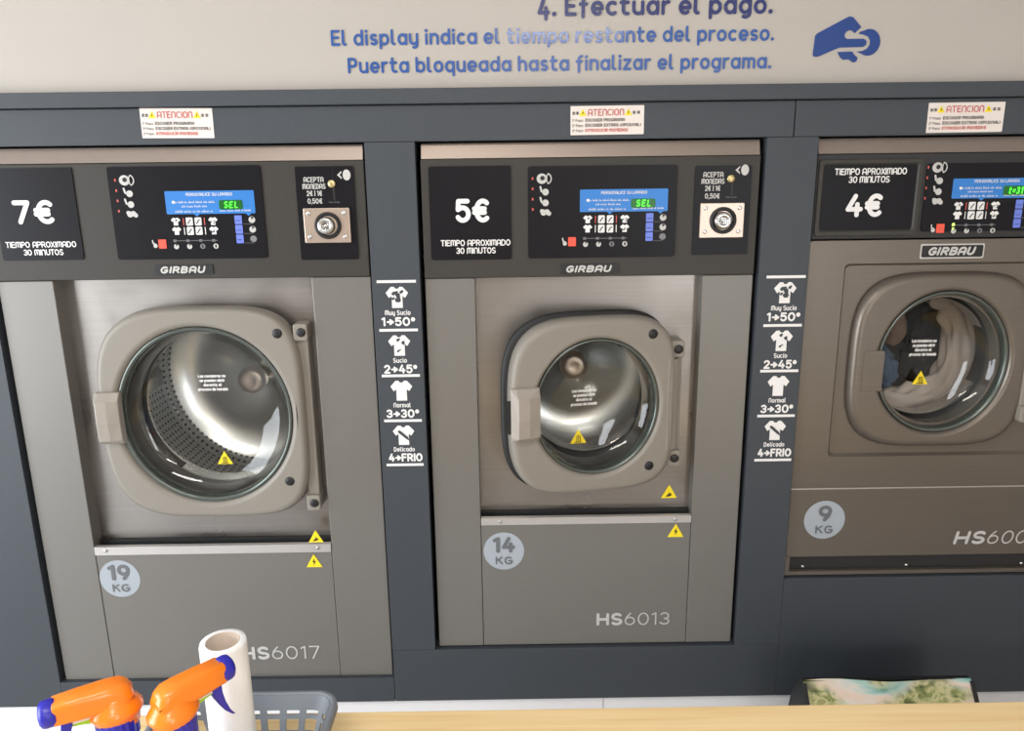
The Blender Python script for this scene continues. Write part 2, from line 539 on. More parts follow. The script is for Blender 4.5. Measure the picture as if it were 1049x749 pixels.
X = 0.70
BOWL = arc(.29, .35, .29, .35, 0, 360, 24)
G = {
    'a': (.58, [BOWL, [(.58, .70), (.58, 0)]]),
    'b': (.58, [BOWL, [(0, 1.02), (0, .05)]]),
    'c': (.50, [arc(.29, .35, .29, .35, 55, 305, 18)]),
    'd': (.58, [BOWL, [(.58, 1.02), (.58, 0)]]),
    'e': (.58, [[(.02, .33), (.57, .33)] + arc(.29, .35, .29, .35, 0, 305, 20)]),
    'f': (.40, [arc(.38, .78, .22, .24, 90, 180) + [(.16, -.16)], [(0, .62), (.36, .62)]]),
    'g': (.58, [BOWL, [(.58, .70), (.58, -.04)] + arc(.33, -.04, .25, .24, 0, -120)]),
    'h': (.54, [[(0, 1.02), (0, 0)], arc(.27, .43, .27, .27, 180, 0) + [(.54, 0)]]),
    'i': (.04, [[(.02, .68), (.02, 0)], [(.02, .98)]]),
    'l': (.20, [[(0, 1.02), (0, .17)] + arc(.17, .17, .17, .17, 180, 270)]),
    'm': (.86, [[(0, .70), (0, 0)], arc(.215, .48, .215, .22, 180, 0) + [(.43, 0)], arc(.645, .48, .215, .22, 180, 0) + [(.86, 0)]]),
    'n': (.54, [[(0, .70), (0, 0)], arc(.27, .43, .27, .27, 180, 0) + [(.54, 0)]]),
    'o': (.58, [BOWL]),
    'p': (.58, [BOWL, [(0, .68), (0, -.30)]]),
    'q': (.58, [BOWL, [(.58, .68), (.58, -.30)]]),
    'r': (.32, [[(0, .70), (0, 0)], arc(.30, .40, .30, .30, 180, 85)]),
    's': (.44, [arc(.23, .52, .20, .18, 40, 270) + arc(.22, .17, .21, .17, 90, -140)]),
    't': (.44, [[(.14, 1.0), (.14, .2)] + arc(.36, .2, .22, .2, 180, 285), [(0, .70), (.42, .70)]]),
    'u': (.54, [[(0, .70), (0, .27)] + arc(.27, .27, .27, .27, 180, 360) + [(.54, .70)], [(.54, .27), (.54, 0)]]),
    'v': (.52, [[(0, .70), (.26, 0), (.52, .70)]]),
    'y': (.54, [[(0, .70), (0, .27)] + arc(.27, .27, .27, .27, 180, 360), [(.54, .70), (.54, -.04)] + arc(.32, -.04, .22, .24, 0, -110)]),
    'z': (.48, [[(.02, .70), (.46, .70), (.0, .0), (.48, 0)]]),
    'A': (.64, [[(0, 0), (0, .70)] + arc(.32, .70, .32, .30, 180, 0) + [(.64, 0)], [(0, .36), (.64, .36)]]),
    'B': (.60, [[(0, 0), (0, 1), (.34, 1)] + arc(.34, .76, .24, .24, 90, -90) + arc(.36, .26, .26, .26, 90, -90) + [(0, 0)], [(0, .52), (.34, .52)]]),
    'C': (.60, [arc(.34, .5, .34, .5, 50, 310, 20)]),
    'D': (.64, [[(0, 0), (0, 1), (.26, 1)] + arc(.26, .5, .38, .5, 90, -90, 16) + [(0, 0)]]),
    'E': (.52, [[(.52, 1), (0, 1), (0, 0), (.52, 0)], [(0, .52), (.44, .52)]]),
    'F': (.50, [[(.50, 1), (0, 1), (0, 0)], [(0, .52), (.42, .52)]]),
    'G': (.66, [arc(.36, .5, .36, .5, 50, 330, 20) + [(.68, .46), (.40, .46)]]),
    'H': (.62, [[(0, 0), (0, 1)], [(.62, 0), (.62, 1)], [(0, .5), (.62, .5)]]),
    'I': (.04, [[(.02, 0), (.02, 1)]]),
    'K': (.58, [[(0, 0), (0, 1)], [(.56, 1), (.02, .46)], [(.2, .62), (.58, 0)]]),
    'L': (.48, [[(0, 1), (0, 0), (.48, 0)]]),
    'M': (.84, [[(0, 0), (0, .78)] + arc(.21, .78, .21, .22, 180, 0) + [(.42, .1)], arc(.63, .78, .21, .22, 180, 0) + [(.84, 0)]]),
    'N': (.62, [[(0, 0), (0, .70)] + arc(.31, .70, .31, .30, 180, 0) + [(.62, 0)]]),
    'O': (.68, [arc(.34, .5, .34, .5, 0, 360, 28)]),
    'P': (.56, [[(0, 0), (0, 1), (.30, 1)] + arc(.30, .72, .26, .28, 90, -90) + [(0, .44)]]),
    'R': (.60, [[(0, 0), (0, 1), (.32, 1)] + arc(.32, .73, .26, .27, 90, -90) + [(0, .46)], [(.30, .46), (.60, 0)]]),
    'S': (.56, [arc(.29, .745, .26, .255, 35, 270, 16) + arc(.28, .245, .28, .245, 90, -145, 16)]),
    'T': (.60, [[(0, 1), (.60, 1)], [(.30, 1), (.30, 0)]]),
    'U': (.62, [[(0, 1), (0, .30)] + arc(.31, .30, .31, .30, 180, 360) + [(.62, 1)]]),
    'V': (.60, [[(0, 1), (.30, 0), (.60, 1)]]),
    'X': (.58, [[(0, 0), (.58, 1)], [(0, 1), (.58, 0)]]),
    'Z': (.56, [[(0, 1), (.56, 1), (0, 0), (.56, 0)]]),
    '0': (.62, [arc(.31, .5, .31, .5, 0, 360, 28)]),
    '1': (.26, [[(0, .86), (.22, 1), (.22, 0)]]),
    '2': (.54, [arc(.27, .72, .26, .28, 165, -30, 16) + [(0, 0), (.54, 0)]]),
    '3': (.54, [arc(.26, .745, .25, .255, 150, -90, 16), arc(.26, .25, .28, .25, 90, -155, 16)]),
    '4': (.60, [[(.32, 1), (0, .30), (.60, .30)], [(.44, .56), (.44, 0)]]),
    '5': (.54, [[(.50, 1), (.06, 1), (.03, .56)] + arc(.26, .33, .28, .33, 125, -150, 18)]),
    '6': (.58, [arc(.29, .32, .29, .32, 0, 360, 22), [(.02, .40), (.08, .66), (.32, 1)]]),
    '7': (.54, [[(0, 1), (.54, 1), (.16, 0)]]),
    '8': (.56, [arc(.28, .75, .23, .25, 0, 360, 20), arc(.28, .26, .28, .26, 0, 360, 20)]),
    '9': (.58, [arc(.29, .68, .29, .32, 0, 360, 22), [(.56, .60), (.50, .34), (.28, 0)]]),
    '4d': (.56, [[(.26, .92), (0, .12), (.54, .12)], [(.40, .42), (.40, -.26)]]),
    '.': (.03, [[(.015, .03)]]),
    ',': (.06, [[(.05, .06), (.0, -.14)]]),
    '*': (.40, [[(0, .30), (.40, .75)], [(0, .75), (.40, .30)], [(.20, .2), (.20, .86)]]),
    '(': (.16, [arc(.3, .45, .3, .6, 130, 230, 8)]),
    ')': (.16, [arc(-.14, .45, .3, .6, -50, 50, 8)]),
    '|': (.04, [[(.02, -.05), (.02, 1.05)]]),
    ':': (.03, [[(.015, .1)], [(.015, .6)]]),
    '=': (.44, [[(0, .62), (.44, .62)], [(0, .3), (.44, .3)]]),
    'º': (.26, [arc(.13, .78, .13, .17, 0, 360, 14)]),
    '€': (.66, [arc(.42, .5, .32, .5, 52, 308, 20), [(0, .6), (.5, .6)], [(0, .4), (.5, .4)]]),
    '>': (.52, [[(0, .45), (.44, .45)], [(.24, .72), (.52, .45), (.24, .18), (.30, .45), (.24, .72)], [(.26, .45), (.40, .5)]]),
}


def glyph_list(s):
    if s.startswith('4. '):
        return ['4d'] + list(s[1:])
    return list(s)


def text_width(s, gap, sp):
    tot = 0
    gl = glyph_list(s)
    for k, ch in enumerate(gl):
        if ch == ' ':
            tot += sp
        else:
            tot += G[ch][0] + (gap if k < len(gl) - 1 else 0)
    return tot


def text(mb, s, x0, x1, z, h, y, wt=0.16, m=0, slant=0.0, gap=0.30, sp=0.42):
    """ribbon lettering whose cap height is h, fitted between x0 and x1, baseline z, lying at depth y"""
    wd = wt * h
    nat = text_width(s, gap, sp)
    kx = (x1 - x0 - wd) / nat
    hz = h - wd
    cx = x0 + wd / 2
    gl = glyph_list(s)
    for ch in gl:
        if ch == ' ':
            cx += sp * kx
            continue
        adv, paths = G[ch]
        for p in paths:
            q = [(cx + a * kx + slant * b * h, z + wd / 2 + b * hz) for a, b in p]
            ribbon(mb, q, wd, y, m)
        cx += (adv + gap) * kx


def ribbon(mb, q, wd, y, m=0):
    """one flat stroke with round ends; sharp corners are split so that no two faces coincide"""
    r = wd / 2
    mb.lay = (getattr(mb, 'lay', 0) + 1) % 4
    y = y - mb.lay * 2e-4
    if len(q) == 1:
        mb.disc(q[0][0], q[0][1], r * 1.25, y, m, 10)
        return
    P = [Vector((a, b)) for a, b in q]
    P = [P[0]] + [b for a, b in zip(P, P[1:]) if (b - a).length > 1e-7]
    closed = (P[0] - P[-1]).length < 1e-6
    for k in range(1, len(P) - 1):
        d0, d1 = (P[k] - P[k - 1]).normalized(), (P[k + 1] - P[k]).normalized()
        if d0.dot(d1) < 0.62:
            ribbon(mb, [tuple(v) for v in P[:k + 1]], wd, y, m)
            ribbon(mb, [tuple(v) for v in P[k:]], wd, y, m)
            return
    n = len(P)
    L, Rr = [], []
    for k in range(n):
        d0 = (P[k] - P[k - 1]).normalized() if k > 0 else ((P[0] - P[-2]).normalized() if closed else None)
        d1 = (P[k + 1] - P[k]).normalized() if k < n - 1 else ((P[1] - P[0]).normalized() if closed else None)
        d0 = d0 or d1
        d1 = d1 or d0
        t = (d0 + d1)
        t = t.normalized() if t.length > 1e-6 else d1
        nr = Vector((-t.y, t.x))
        e = r / max(0.55, nr.dot(Vector((-d1.y, d1.x))))
        L.append(P[k] + nr * e)
        Rr.append(P[k] - nr * e)
    for k in range(n - 1):
        mb.face([(Rr[k].x, y, Rr[k].y), (Rr[k + 1].x, y, Rr[k + 1].y), (L[k + 1].x, y, L[k + 1].y), (L[k].x, y, L[k].y)], m)
    if not closed:
        for c, d in ((P[0], P[0] - P[1]), (P[-1], P[-1] - P[-2])):
            a0 = atan2(d.y, d.x)
            mb.poly([(c.x + r * cos(a0 + radians(a)), c.y + r * sin(a0 + radians(a))) for a in range(-90, 91, 30)], y, m)


def squiggle_words(mb, x0, x1, z, h, y, seed, m=0):
    """fine print too small to read: rows of tiny upright strokes grouped in words"""
    rd = random.Random(seed)
    x = x0
    while x < x1 - h:
        n = rd.randint(2, 6)
        for _ in range(n):
            if x > x1 - 0.3 * h:
                break
            hh = h * rd.choice((0.65, 0.7, 1.0))
            mb.rect(x, x + 0.42 * h, z, z + hh * 0.34, y, m)
            mb.rect(x, x + 0.2 * h, z, z + hh, y - 4e-5, m)
            x += 0.62 * h
        x += 0.5 * h


TEE = [(-.24, 0), (.24, 0), (.24, .52), (.36, .44), (.50, .66), (.26, .92), (.12, .92), (.06, .84), (-.06, .84), (-.12, .92), (-.26, .92), (-.50, .66), (-.36, .44), (-.24, .52)]


def tee(mb, x, z, wd, hh, y, m=0):
    mb.poly([(x + a * wd, z + b / .92 * hh) for a, b in TEE], y, m)


def warning_triangle(parent, x, z, s, y, kind):
    mb = MB()
    hgt = s * 0.88
    mb.plate([(x - s / 2, z - hgt * .42), (x + s / 2, z - hgt * .42), (x, z + hgt * .58)], y, y + 0.0006)
    yy = y - 0.0005
    if kind == 'bolt':
        mb.poly([(x + .05 * s, z + .26 * s), (x - .12 * s, z - .02 * s), (x - .01 * s, z - .02 * s), (x - .06 * s, z - .28 * s), (x + .13 * s, z + .06 * s), (x + .02 * s, z + .06 * s)], yy, 1)
    elif kind == 'hand':
        mb.poly([(x - .24 * s, z - .28 * s), (x + .02 * s, z - .26 * s), (x + .20 * s, z - .16 * s), (x + .12 * s, z - .12 * s), (x + .16 * s, z - .02 * s), (x + .03 * s, z - .08 * s), (x + .02 * s, z + .06 * s), (x - .06 * s, z - .10 * s), (x - .12 * s, z - .16 * s)], yy, 1)
    else:
        for k in (-1, 0, 1):
            ribbon(mb, [(x + k * .11 * s, z - .26 * s), (x + k * .11 * s + .03 * s, z - .12 * s), (x + k * .11 * s, z + .0 * s), (x + k * .08 * s + .02 * s, z + .12 * s)], .045 * s, yy, 1)
        ribbon(mb, [(x - .22 * s, z - .30 * s), (x + .22 * s, z - .30 * s)], .05 * s, yy, 1)
    return mb.build('warning_sticker', ['yellow', 'warn_black'], parent)


# ------------------------------------------------------------------ the setting
ZB = 0.37                     # lower edge of the dark cladding
RX0, RX1, RY0 = -2.9, 3.1, -5.0


def structure(name, mb, mt, bevel=0.0):
    return tag(mb.build(name, mt, bevel=bevel), kind='structure')


mb = MB(); mb.box(RX0, RX1, 0.0, 0.06, 1.70, 2.7); structure('wall_back', mb, 'white_wall')
mb = MB(); mb.box(RX0, RX1, RY0, 1.1, -0.05, 0.0); structure('floor', mb, 'floor')
mb = MB(); mb.box(RX0, RX1, RY0, 1.1, 2.7, 2.75); structure('ceiling', mb, 'ceiling')
mb = MB(); mb.box(RX0 - 0.05, RX0, RY0, 1.1, 0, 2.7); structure('wall_left', mb, 'room')
mb = MB(); mb.box(RX1, RX1 + 0.05, RY0, 1.1, 0, 2.7); structure('wall_right', mb, 'room')
mb = MB(); mb.box(RX0, RX1, RY0 - 0.05, RY0, 0, 2.7); structure('wall_front', mb, 'room')
mb = MB(); mb.box(RX0, RX1, 1.05, 1.1, 0, 2.7); structure('wall_rear', mb, 'room')
# white base below the cladding, in two lengths that meet at a joint
mb = MB(); mb.box(RX0, 0.213, 0.0, 0.04, 0, ZB + 0.01); structure('baseboard_left', mb, 'plinth', 0.0008)
mb = MB(); mb.box(0.2145, RX1, 0.0, 0.04, 0, ZB + 0.01); structure('baseboard_right', mb, 'plinth', 0.0008)
# concrete bases that carry the machines behind the cladding
for nm, a, b, t in (('left', -1.20, -0.23, 0.434), ('middle', -0.229, 0.56, 0.508), ('right', 0.561, 1.5, 0.676)):
    mb = MB(); mb.box(a, b, 0.045, 1.0, 0, t); structure('machine_base_' + nm, mb, 'gap')

HB, HS, HT = 1.631, 1.700, 1.7285      # header band: lower edge, step, top
YC = -0.012                            # face of the cladding
mb = MB()
mb.box(RX0, 0.564, YC, 0.03, HB, HS - 0.0015)
mb.box(0.566, RX1, YC, 0.03, HB, HS - 0.0015)
structure('trim_1', mb, 'cladding', 0.001)
mb = MB(); mb.box(RX0, RX1, YC - 0.010, 0.0, HS, HT); structure('trim_2', mb, 'cladding', 0.0015)
M1 = (-1.052, -0.277)                  # openings
M2 = (-0.178, 0.514)
M3 = (0.615, 1.312)
PIL = ((RX0, M1[0]), (M1[1], M2[0]), (M2[1], M3[0]), (M3[1], RX1))
for k, (a, b) in enumerate(PIL):
    lo = ZB if k in (0, 3) else 0.505
    mb = MB(); mb.box(a, b, YC, 0.03, lo, HB - 0.0006); structure('trim_%d' % (3 + k), mb, 'cladding', 0.0008)
mb = MB(); mb.box(M1[0], M1[1] - 0.0005, YC, 0.03, ZB, 0.4335); structure('trim_7', mb, 'cladding', 0.0008)
mb = MB(); mb.box(M1[1] + 0.0005, M3[0], YC, 0.03, ZB, 0.5045); structure('trim_8', mb, 'cladding', 0.0008)
mb = MB(); mb.box(M3[0] + 0.0005, M3[1] - 0.0005, YC, 0.03, ZB, 0.673); structure('trim_9', mb, 'cladding', 0.0008)


# ------------------------------------------------------------------ washing machines
def rect_hole_plate(mb, x0, x1, z0, z1, cx, cz, rx, rz, y, depth, m=0, nside=16):
    """rectangular sheet with an elliptical hole"""
    cs = [(x1, z0), (x1, z1), (x0, z1), (x0, z0)]
    out = []
    for (a, b), (c, d) in zip(cs, cs[1:] + cs[:1]):
        for k in range(nside):
            out.append((a + (c - a) * k / nside, b + (d - b) * k / nside))
    inn = []
    for a, b in out:
        t = atan2((b - cz) / rz, (a - cx) / rx)
        inn.append((cx + rx * cos(t), cz + rz * sin(t)))
    mb.loft([[(a, y, b) for a, b in out], [(a, y, b) for a, b in inn], [(a, y + depth, b) for a, b in inn]], m, False)


def panel_lettering(parent, big, bx, bz, bh, small, sx, sz, sh, y):
    mb = MB()
    text(mb, big, bx[0], bx[1], bz, bh, y, 0.20)
    mb.build('price_lettering', 'white_ink', parent)
    mb = MB()
    for s, (a, b), z in zip(small, sx, sz):
        text(mb, s, a, b, z, sh, y, 0.17, gap=0.24)
    return mb.build('note_lettering', 'white_ink', parent)


def control_display(t, x0, x1, z0, z1, y, readout, bx, bz, led, lamp=False, dx=.076):
    """black keypad with blue screen, green read-out, buttons and icons. bx, bz: blue screen extents"""
    mb = MB(); mb.plate(rrect(x0, x1, z0, z1, 0.006), y, y + 0.004)
    p = mb.build('display_panel', 'black_panel', t)
    y1 = y - 0.0006
    y2 = y - 0.0012
    y3 = y - 0.0018
    mb = MB(); mb.plate(rrect(bx[0], bx[1], bz[0], bz[1], 0.002, 3), y1, y)
    mb.poly([(bx[1] - 0.020, bz[0]), (bx[1] - 0.014, bz[0] - 0.005), (bx[1] - 0.008, bz[0])], y1)
    mb.poly([(bx[0] + 0.054, bz[0]), (bx[0] + 0.060, bz[0] - 0.005), (bx[0] + 0.066, bz[0])], y1)
    s = mb.build('screen', 'screen_blue', p)
    wd = bx[1] - bx[0]
    hh = bz[1] - bz[0]
    # writing on the screen
    mb = MB()
    text(mb, 'PERSONALICE SU LAVADO', bx[0] + .24 * wd, bx[0] + .76 * wd, bz[1] - .22 * hh, .0060, y2, 0.16)
    squiggle_words(mb, bx[0] + .09 * wd, bx[0] + .56 * wd, bz[1] - .52 * hh, .0042, y2, 3)
    squiggle_words(mb, bx[0] + .18 * wd, bx[0] + .47 * wd, bz[1] - .70 * hh, .0042, y2, 4)
    squiggle_words(mb, bx[0] + .10 * wd, bx[0] + .53 * wd, bz[1] - .92 * hh, .0042, y2, 5)
    squiggle_words(mb, bx[0] + .60 * wd, bx[0] + .98 * wd, bz[1] - .90 * hh, .0036, y2, 6)
    mb.disc(bx[0] + .09 * wd, bz[1] - .48 * hh, .003, y2, 0, 10)
    mb.build('screen_lettering', 'white_ink', p)
    lx0, lx1, lz0, lz1 = led
    mb = MB(); mb.plate(rrect(lx0, lx1, lz0, lz1, 0.004, 3), y2, y1)
    r = mb.build('readout', 'led_back', p)
    mb = MB()
    text(mb, readout, lx0 + 0.010, lx1 - 0.010, lz0 + 0.0030, (lz1 - lz0) * 0.70, y3, 0.15, 0, 0.12, gap=0.50)
    mb.build('digits', 'led', p)
    # program keys: shirts on both sides of four square keys
    kz = bz[0] - 0.0065
    kx = bx[0] + 0.016
    rd = random.Random(5)
    for row in (0, 1):
        zz = kz - 0.0155 - row * 0.0185
        for ox in (0.0, 0.0745):
            mb = MB()
            tee(mb, kx + ox, zz, 0.0185, 0.015, y1)
            if (row, ox) != (1, 0.0):
                for _ in range(3):
                    mb.disc(kx + ox + rd.uniform(-.003, .003), zz + rd.uniform(.003, .011), .0014, y2, 1, 8)
            mb.build('shirt_symbol', ['white_ink', 'black'], p)
    for row in (0, 1):
        for ox in (0.0275, 0.0450):
            zz = kz - 0.0155 - row * 0.0185
            mb = MB(); mb.plate(rrect(kx + ox - .0066, kx + ox + .0066, zz - .0006, zz + .0152, .002, 3), y1 - 0.0008, y)
            ribbon(mb, [(kx + ox - .003, zz + .003), (kx + ox, zz + .008), (kx + ox + .003, zz + .011)], .002, y1 - 0.0013, 1)
            mb.build('program_key', ['white_ink', 'black'], p)
    for ox in (0.0155, 0.0575):
        for row in (0, 1):
            mb = MB()
            zz = kz - 0.0155 - row * 0.0185
            mb.rect(kx + ox - .0008, kx + ox + .0008, zz, zz + .0145, y1, 0 if row == 0 else 1)
            mb.build('divider_line', ['red_ink', 'white_ink'], p)
    # progress row
    mb = MB()
    z0_ = kz - 0.0465
    mb.rect(kx - .008, kx + .080, z0_, z0_ + .001, y1, 1)
    mb.build('progress_line', ['pale_ink', 'grey_ink', 'black'], p)
    for k in range(4):
        mb = MB()
        mb.rect(kx - .009 + k * .026, kx - .003 + k * .026, z0_ - .002, z0_ + .003, y1, 1)
        cx = kx - .004 + k * .0265
        mb.disc(cx, z0_ - .011, .0052, y1, 0 if k != 2 else 1, 16)
        if k in (0, 1):
            mb.poly([(cx, z0_ - .011), (cx + .004, z0_ - .006), (cx - .001, z0_ - .005)], y2, 2)
        else:
            mb.rect(cx - .0016, cx + .0016, z0_ - .014, z0_ - .008, y2, 2)
        mb.build('progress_symbol', ['pale_ink', 'grey_ink', 'black'], p)
    if lamp:
        mb = MB(); mb.disc(kx - .006, z0_ + .002, .003, y2); mb.disc(kx - .006, z0_ - .006, .0022, y2); mb.build('signal_lamp', 'led_yellow', p)
    # option keys (blue) with round symbols beside them
    ox = bx[1] - 0.0355
    for k in range(3):
        zz = bz[0] - 0.0205 - k * 0.0190
        mb = MB(); mb.plate(rrect(ox - .0072, ox + .0072, zz - .0004, zz + .0168, .001, 2), y1 - 0.0008, y)
        mb.rect(ox - .005, ox + .004, zz + .006, zz + .007, y1 - .0013, 1)
        mb.build('option_key', ['blue_button', 'black'], p)
    for k in range(3):
        mb = MB()
        zz = bz[0] - 0.0125 - k * 0.0190
        cx = bx[1] - 0.0085
        mb.disc(cx, zz, .0066, y1, 0 if k < 2 else 1, 18)
        if k < 2:
            mb.poly([(cx, zz), (cx + .0045, zz + .005), (cx - .002, zz + .0062)], y2, 2)
        mb.rect(ox + .009, cx, zz - .0085, zz - .0079, y1, 1)
        mb.build('option_symbol', ['pale_ink', 'grey_ink', 'black'], p)
    # stop key in red
    rx, rz = bx[0] - 0.0155, bz[0] - 0.0585
    mb = MB(); mb.plate(rrect(rx - .0078, rx + .0078, rz - .009, rz + .009, .001, 2), y1 - 0.0008, y)
    mb.rect(rx - .003, rx + .003, rz - .002, rz + .002, y1 - .0013, 1)
    mb.build('stop_key', ['red_button', 'red_ink'], p)
    # state symbols down the left side
    mb = MB()
    ix, iz = bx[0] - dx, bz[1] + 0.022
    mb.disc(ix, iz, .0105, y1, 0, 20, .0100)
    mb.disc(ix + .001, iz + .001, .0045, y2, 2, 12)
    ribbon(mb, arc(ix + .010, iz, .0085, .0100, -75, 75, 8), .0022, y1, 0)
    ribbon(mb, arc(ix + .012, iz, .0025, .0085, 80, 280, 8), .0018, y1, 0)
    mb.build('state_symbol', ['pale_ink', 'red_ink', 'black'], p)
    for k, dz in enumerate((-.026, -.047)):
        mb = MB()
        cx = ix + .007
        mb.disc(cx, iz + dz, .0066, y1, 0, 16)
        ribbon(mb, [(cx - .010, iz + dz + .010), (cx - .008, iz + dz + .002), (cx - .003, iz + dz)], .004, y1, 0)
        mb.build('state_symbol', ['pale_ink', 'red_ink', 'black'], p)
    mb = MB()
    for a, b, r in ((.003, -.066, .006), (.010, -.065, .0055), (.0, -.063, .004), (.014, -.068, .0045)):
        mb.disc(ix + a, iz + b, r, y1, 0, 14)
    mb.build('state_symbol', ['pale_ink', 'red_ink', 'black'], p)
    for k in range(4):
        mb = MB()
        mb.rect(ix - .020, ix - .017, iz - .002 - k * .0200, iz + .003 - k * .0200, y1, 1)
        mb.build('state_light', ['pale_ink', 'red_ink'], p)
    mb = MB()
    mb.disc(rx - .0145, rz - .0035, .0042, y1, 0, 14)
    ribbon(mb, [(rx - .019, rz + .007), (rx - .018, rz + .001), (rx - .014, rz)], .0026, y1, 0)
    mb.build('stop_symbol', ['pale_ink', 'red_ink', 'black'], p)
    return p


def coin_panel(t, x0, x1, z0, z1, y):
    mb = MB(); mb.plate(rrect(x0, x1, z0, z1, 0.003), y, y + 0.004)
    p = mb.build('coin_panel', 'black_panel', t)
    y1 = y - 0.0006
    # writing
    mb = MB()
    cx = x0 + 0.036
    for s, wd, z in (('ACEPTA', .040, 1.5555), ('MONEDAS', .046, 1.5425), ('2€ | 1€', .031, 1.5290), ('0,50€', .030, 1.5140)):
        text(mb, s, cx - wd / 2, cx + wd / 2, z, .0105, y1, 0.17)
    squiggle_words(mb, x0 + .064, x0 + .086, 1.5155, .003, y1, 9, 1)
    mb.build('coin_lettering', ['pale_ink', 'grey_ink'], p)
    mb = MB()
    mb.disc(x1 - .014, 1.569, .0078, y1, 0, 20, .0105)
    mb.poly([(x1 - .033, 1.569), (x1 - .024, 1.577), (x1 - .024, 1.5735), (x1 - .028, 1.569), (x1 - .024, 1.5645), (x1 - .024, 1.561)], y1)
    mb.build('coin_symbol', ['pale_ink', 'grey_ink'], p)
    # coin slot with its round inlet
    mb = MB()
    mb.plate([(x0 + .0725, 1.520), (x0 + .0765, 1.520), (x0 + .0765, 1.545), (x0 + .0725, 1.545)], y1, y)
    mb.rect(x0 + .0738, x0 + .0745, 1.558, 1.584, y1, 0)
    mb.build('coin_slot', 'black', p)
    mb = MB(); mb.stud(x0 + .0715, 1.5525, .0078, y - .004, y); mb.build('coin_lock', 'brass', p)
    # steel plate with the round return cup
    px0, px1, pz0, pz1 = x0 + .012, x1 - .012, 1.437, 1.5055
    mb = MB(); mb.plate(rrect(px0, px1, pz0, pz1, .002, 3), y - .006, y)
    q = mb.build('coin_plate', 'coin_metal', p, bevel=.001)
    cx, cz = (px0 + px1) / 2 + .002, (pz0 + pz1) / 2
    mb = MB()
    mb.revolve([(.0265, 0), (.0265, -.004), (.0225, -.006), (.0195, -.002), (.0175, .004)], 'y', (cx, y - .006, cz), 0, 40)
    mb.build('coin_ring', 'black', p)
    mb = MB()
    mb.revolve([(.0175, .004), (.0172, -.012), (.0145, -.016), (.0085, -.0165), (.007, -.011), (.0045, -.011), (.004, -.0145), (.001, -.015)], 'y', (cx - .002, y - .006, cz), 0, 36, cap1=True)
    mb.build('coin_knob', 'chrome', p)
    for a in (px0 + .0105, px1 - .0105):
        for b in (pz0 + .012, pz1 - .010):
            mb = MB(); mb.stud(a, b, .0042, y - .0085, y - .006, 0, 14); mb.build('screw', 'chrome', p)
    return p


def logo(t, x0, x1, z0, z1, y, framed=False):
    mb = MB(); mb.plate(rrect(x0, x1, z0, z1, .003), y - .001, y + .002)
    if framed:
        for q in (1,):
            mb.plate(rrect(x0 - .003, x1 + .003, z0 - .003, z1 + .003, .003), y - .0003, y + .001, 1)
    p = mb.build('maker_badge', ['black', 'steel_edge'], t)
    mb = MB()
    wd = x1 - x0
    hh = z1 - z0
    text(mb, 'GIRBAU', x0 + .09 * wd, x1 - .15 * wd, z0 + .15 * hh, .72 * hh, y - .0016, 0.25, 0, 0.24, gap=0.36)
    mb.build('badge_lettering', 'pale_ink', p)


def weight_badge(t, num, x, z, r, y):
    mb = MB(); mb.plate([(x + r * cos(2 * pi * k / 40), z + r * sin(2 * pi * k / 40)) for k in range(40)], y - .0006, y)
    p = mb.build('capacity_badge', 'badge_disc', t)
    mb = MB()
    w2 = .0250 if len(num) == 2 else .0150
    text(mb, num, x - w2, x + w2, z - .0035, .0385, y - .0012, 0.22, gap=0.34)
    text(mb, 'KG', x - .0190, x + .0190, z - .0325, .0195, y - .0012, 0.18)
    mb.build('capacity_lettering', 'badge_text', p)


def model_name(t, s, x0, x1, z, h, y, slant=0.0):
    mb = MB()
    f = (x1 - x0)
    text(mb, 'HS', x0, x0 + .355 * f, z, h, y, 0.21, 0, slant)
    text(mb, s, x0 + .385 * f, x1, z, h, y, 0.10, 0, slant, gap=0.26)
    mb.build('model_lettering', 'pale_ink', t)


def drum(t, cx, cz, rg, yw, R, hub_y, ex, ez):
    """steel drum behind the porthole; cx, cz: axis; rg: mouth radius; R: drum radius"""
    mb = MB()
    mb.revolve([(rg * 1.02, 0.0), (rg * 1.02, 0.045), (R, 0.060), (R, 0.30), (R * .93, .335), (R * .55, .35), (R * .22, .335), (.038, .32), (.0, .32)], 'y', (cx, yw, cz), 0, 72)
    d = mb.build('drum', 'drum', t, origin=(cx, yw, cz))
    for k in range(3):
        a = radians(60 + 120 * k)
        mb = MB()
        c, s = cos(a), sin(a)
        for_loops = []
        for yy, hgt in ((.075, .012), (.10, .024), (.27, .024), (.30, .012)):
            l = []
            for u, vv in ((-.03, R + .004), (-.014, R - hgt), (.014, R - hgt), (.03, R + .004)):
                l.append((cx + vv * c - u * s, yw + yy, cz + vv * s + u * c))
            for_loops.append(l)
        mb.loft(for_loops, 0, False, True, True)
        mb.build('lifter', 'chrome', d)
    mb = MB()
    mb.revolve([(.036, .0), (.034, -.022), (.022, -.030), (.010, -.026), (.0, -.026)], 'y', (cx, yw + hub_y, cz), 0, 32)
    mb.build('hub', 'coin_metal', d)
    # rubber gasket
    mb = MB()
    mb.revolve([(1.0, .035), (1.0, -.004), (1.05, -.010), (1.10, -.004), (1.10, .02)], 'y', (cx, yw, cz), 0, 64, rg * ex, rg * ez)
    mb.build('gasket', 'rubber', t)


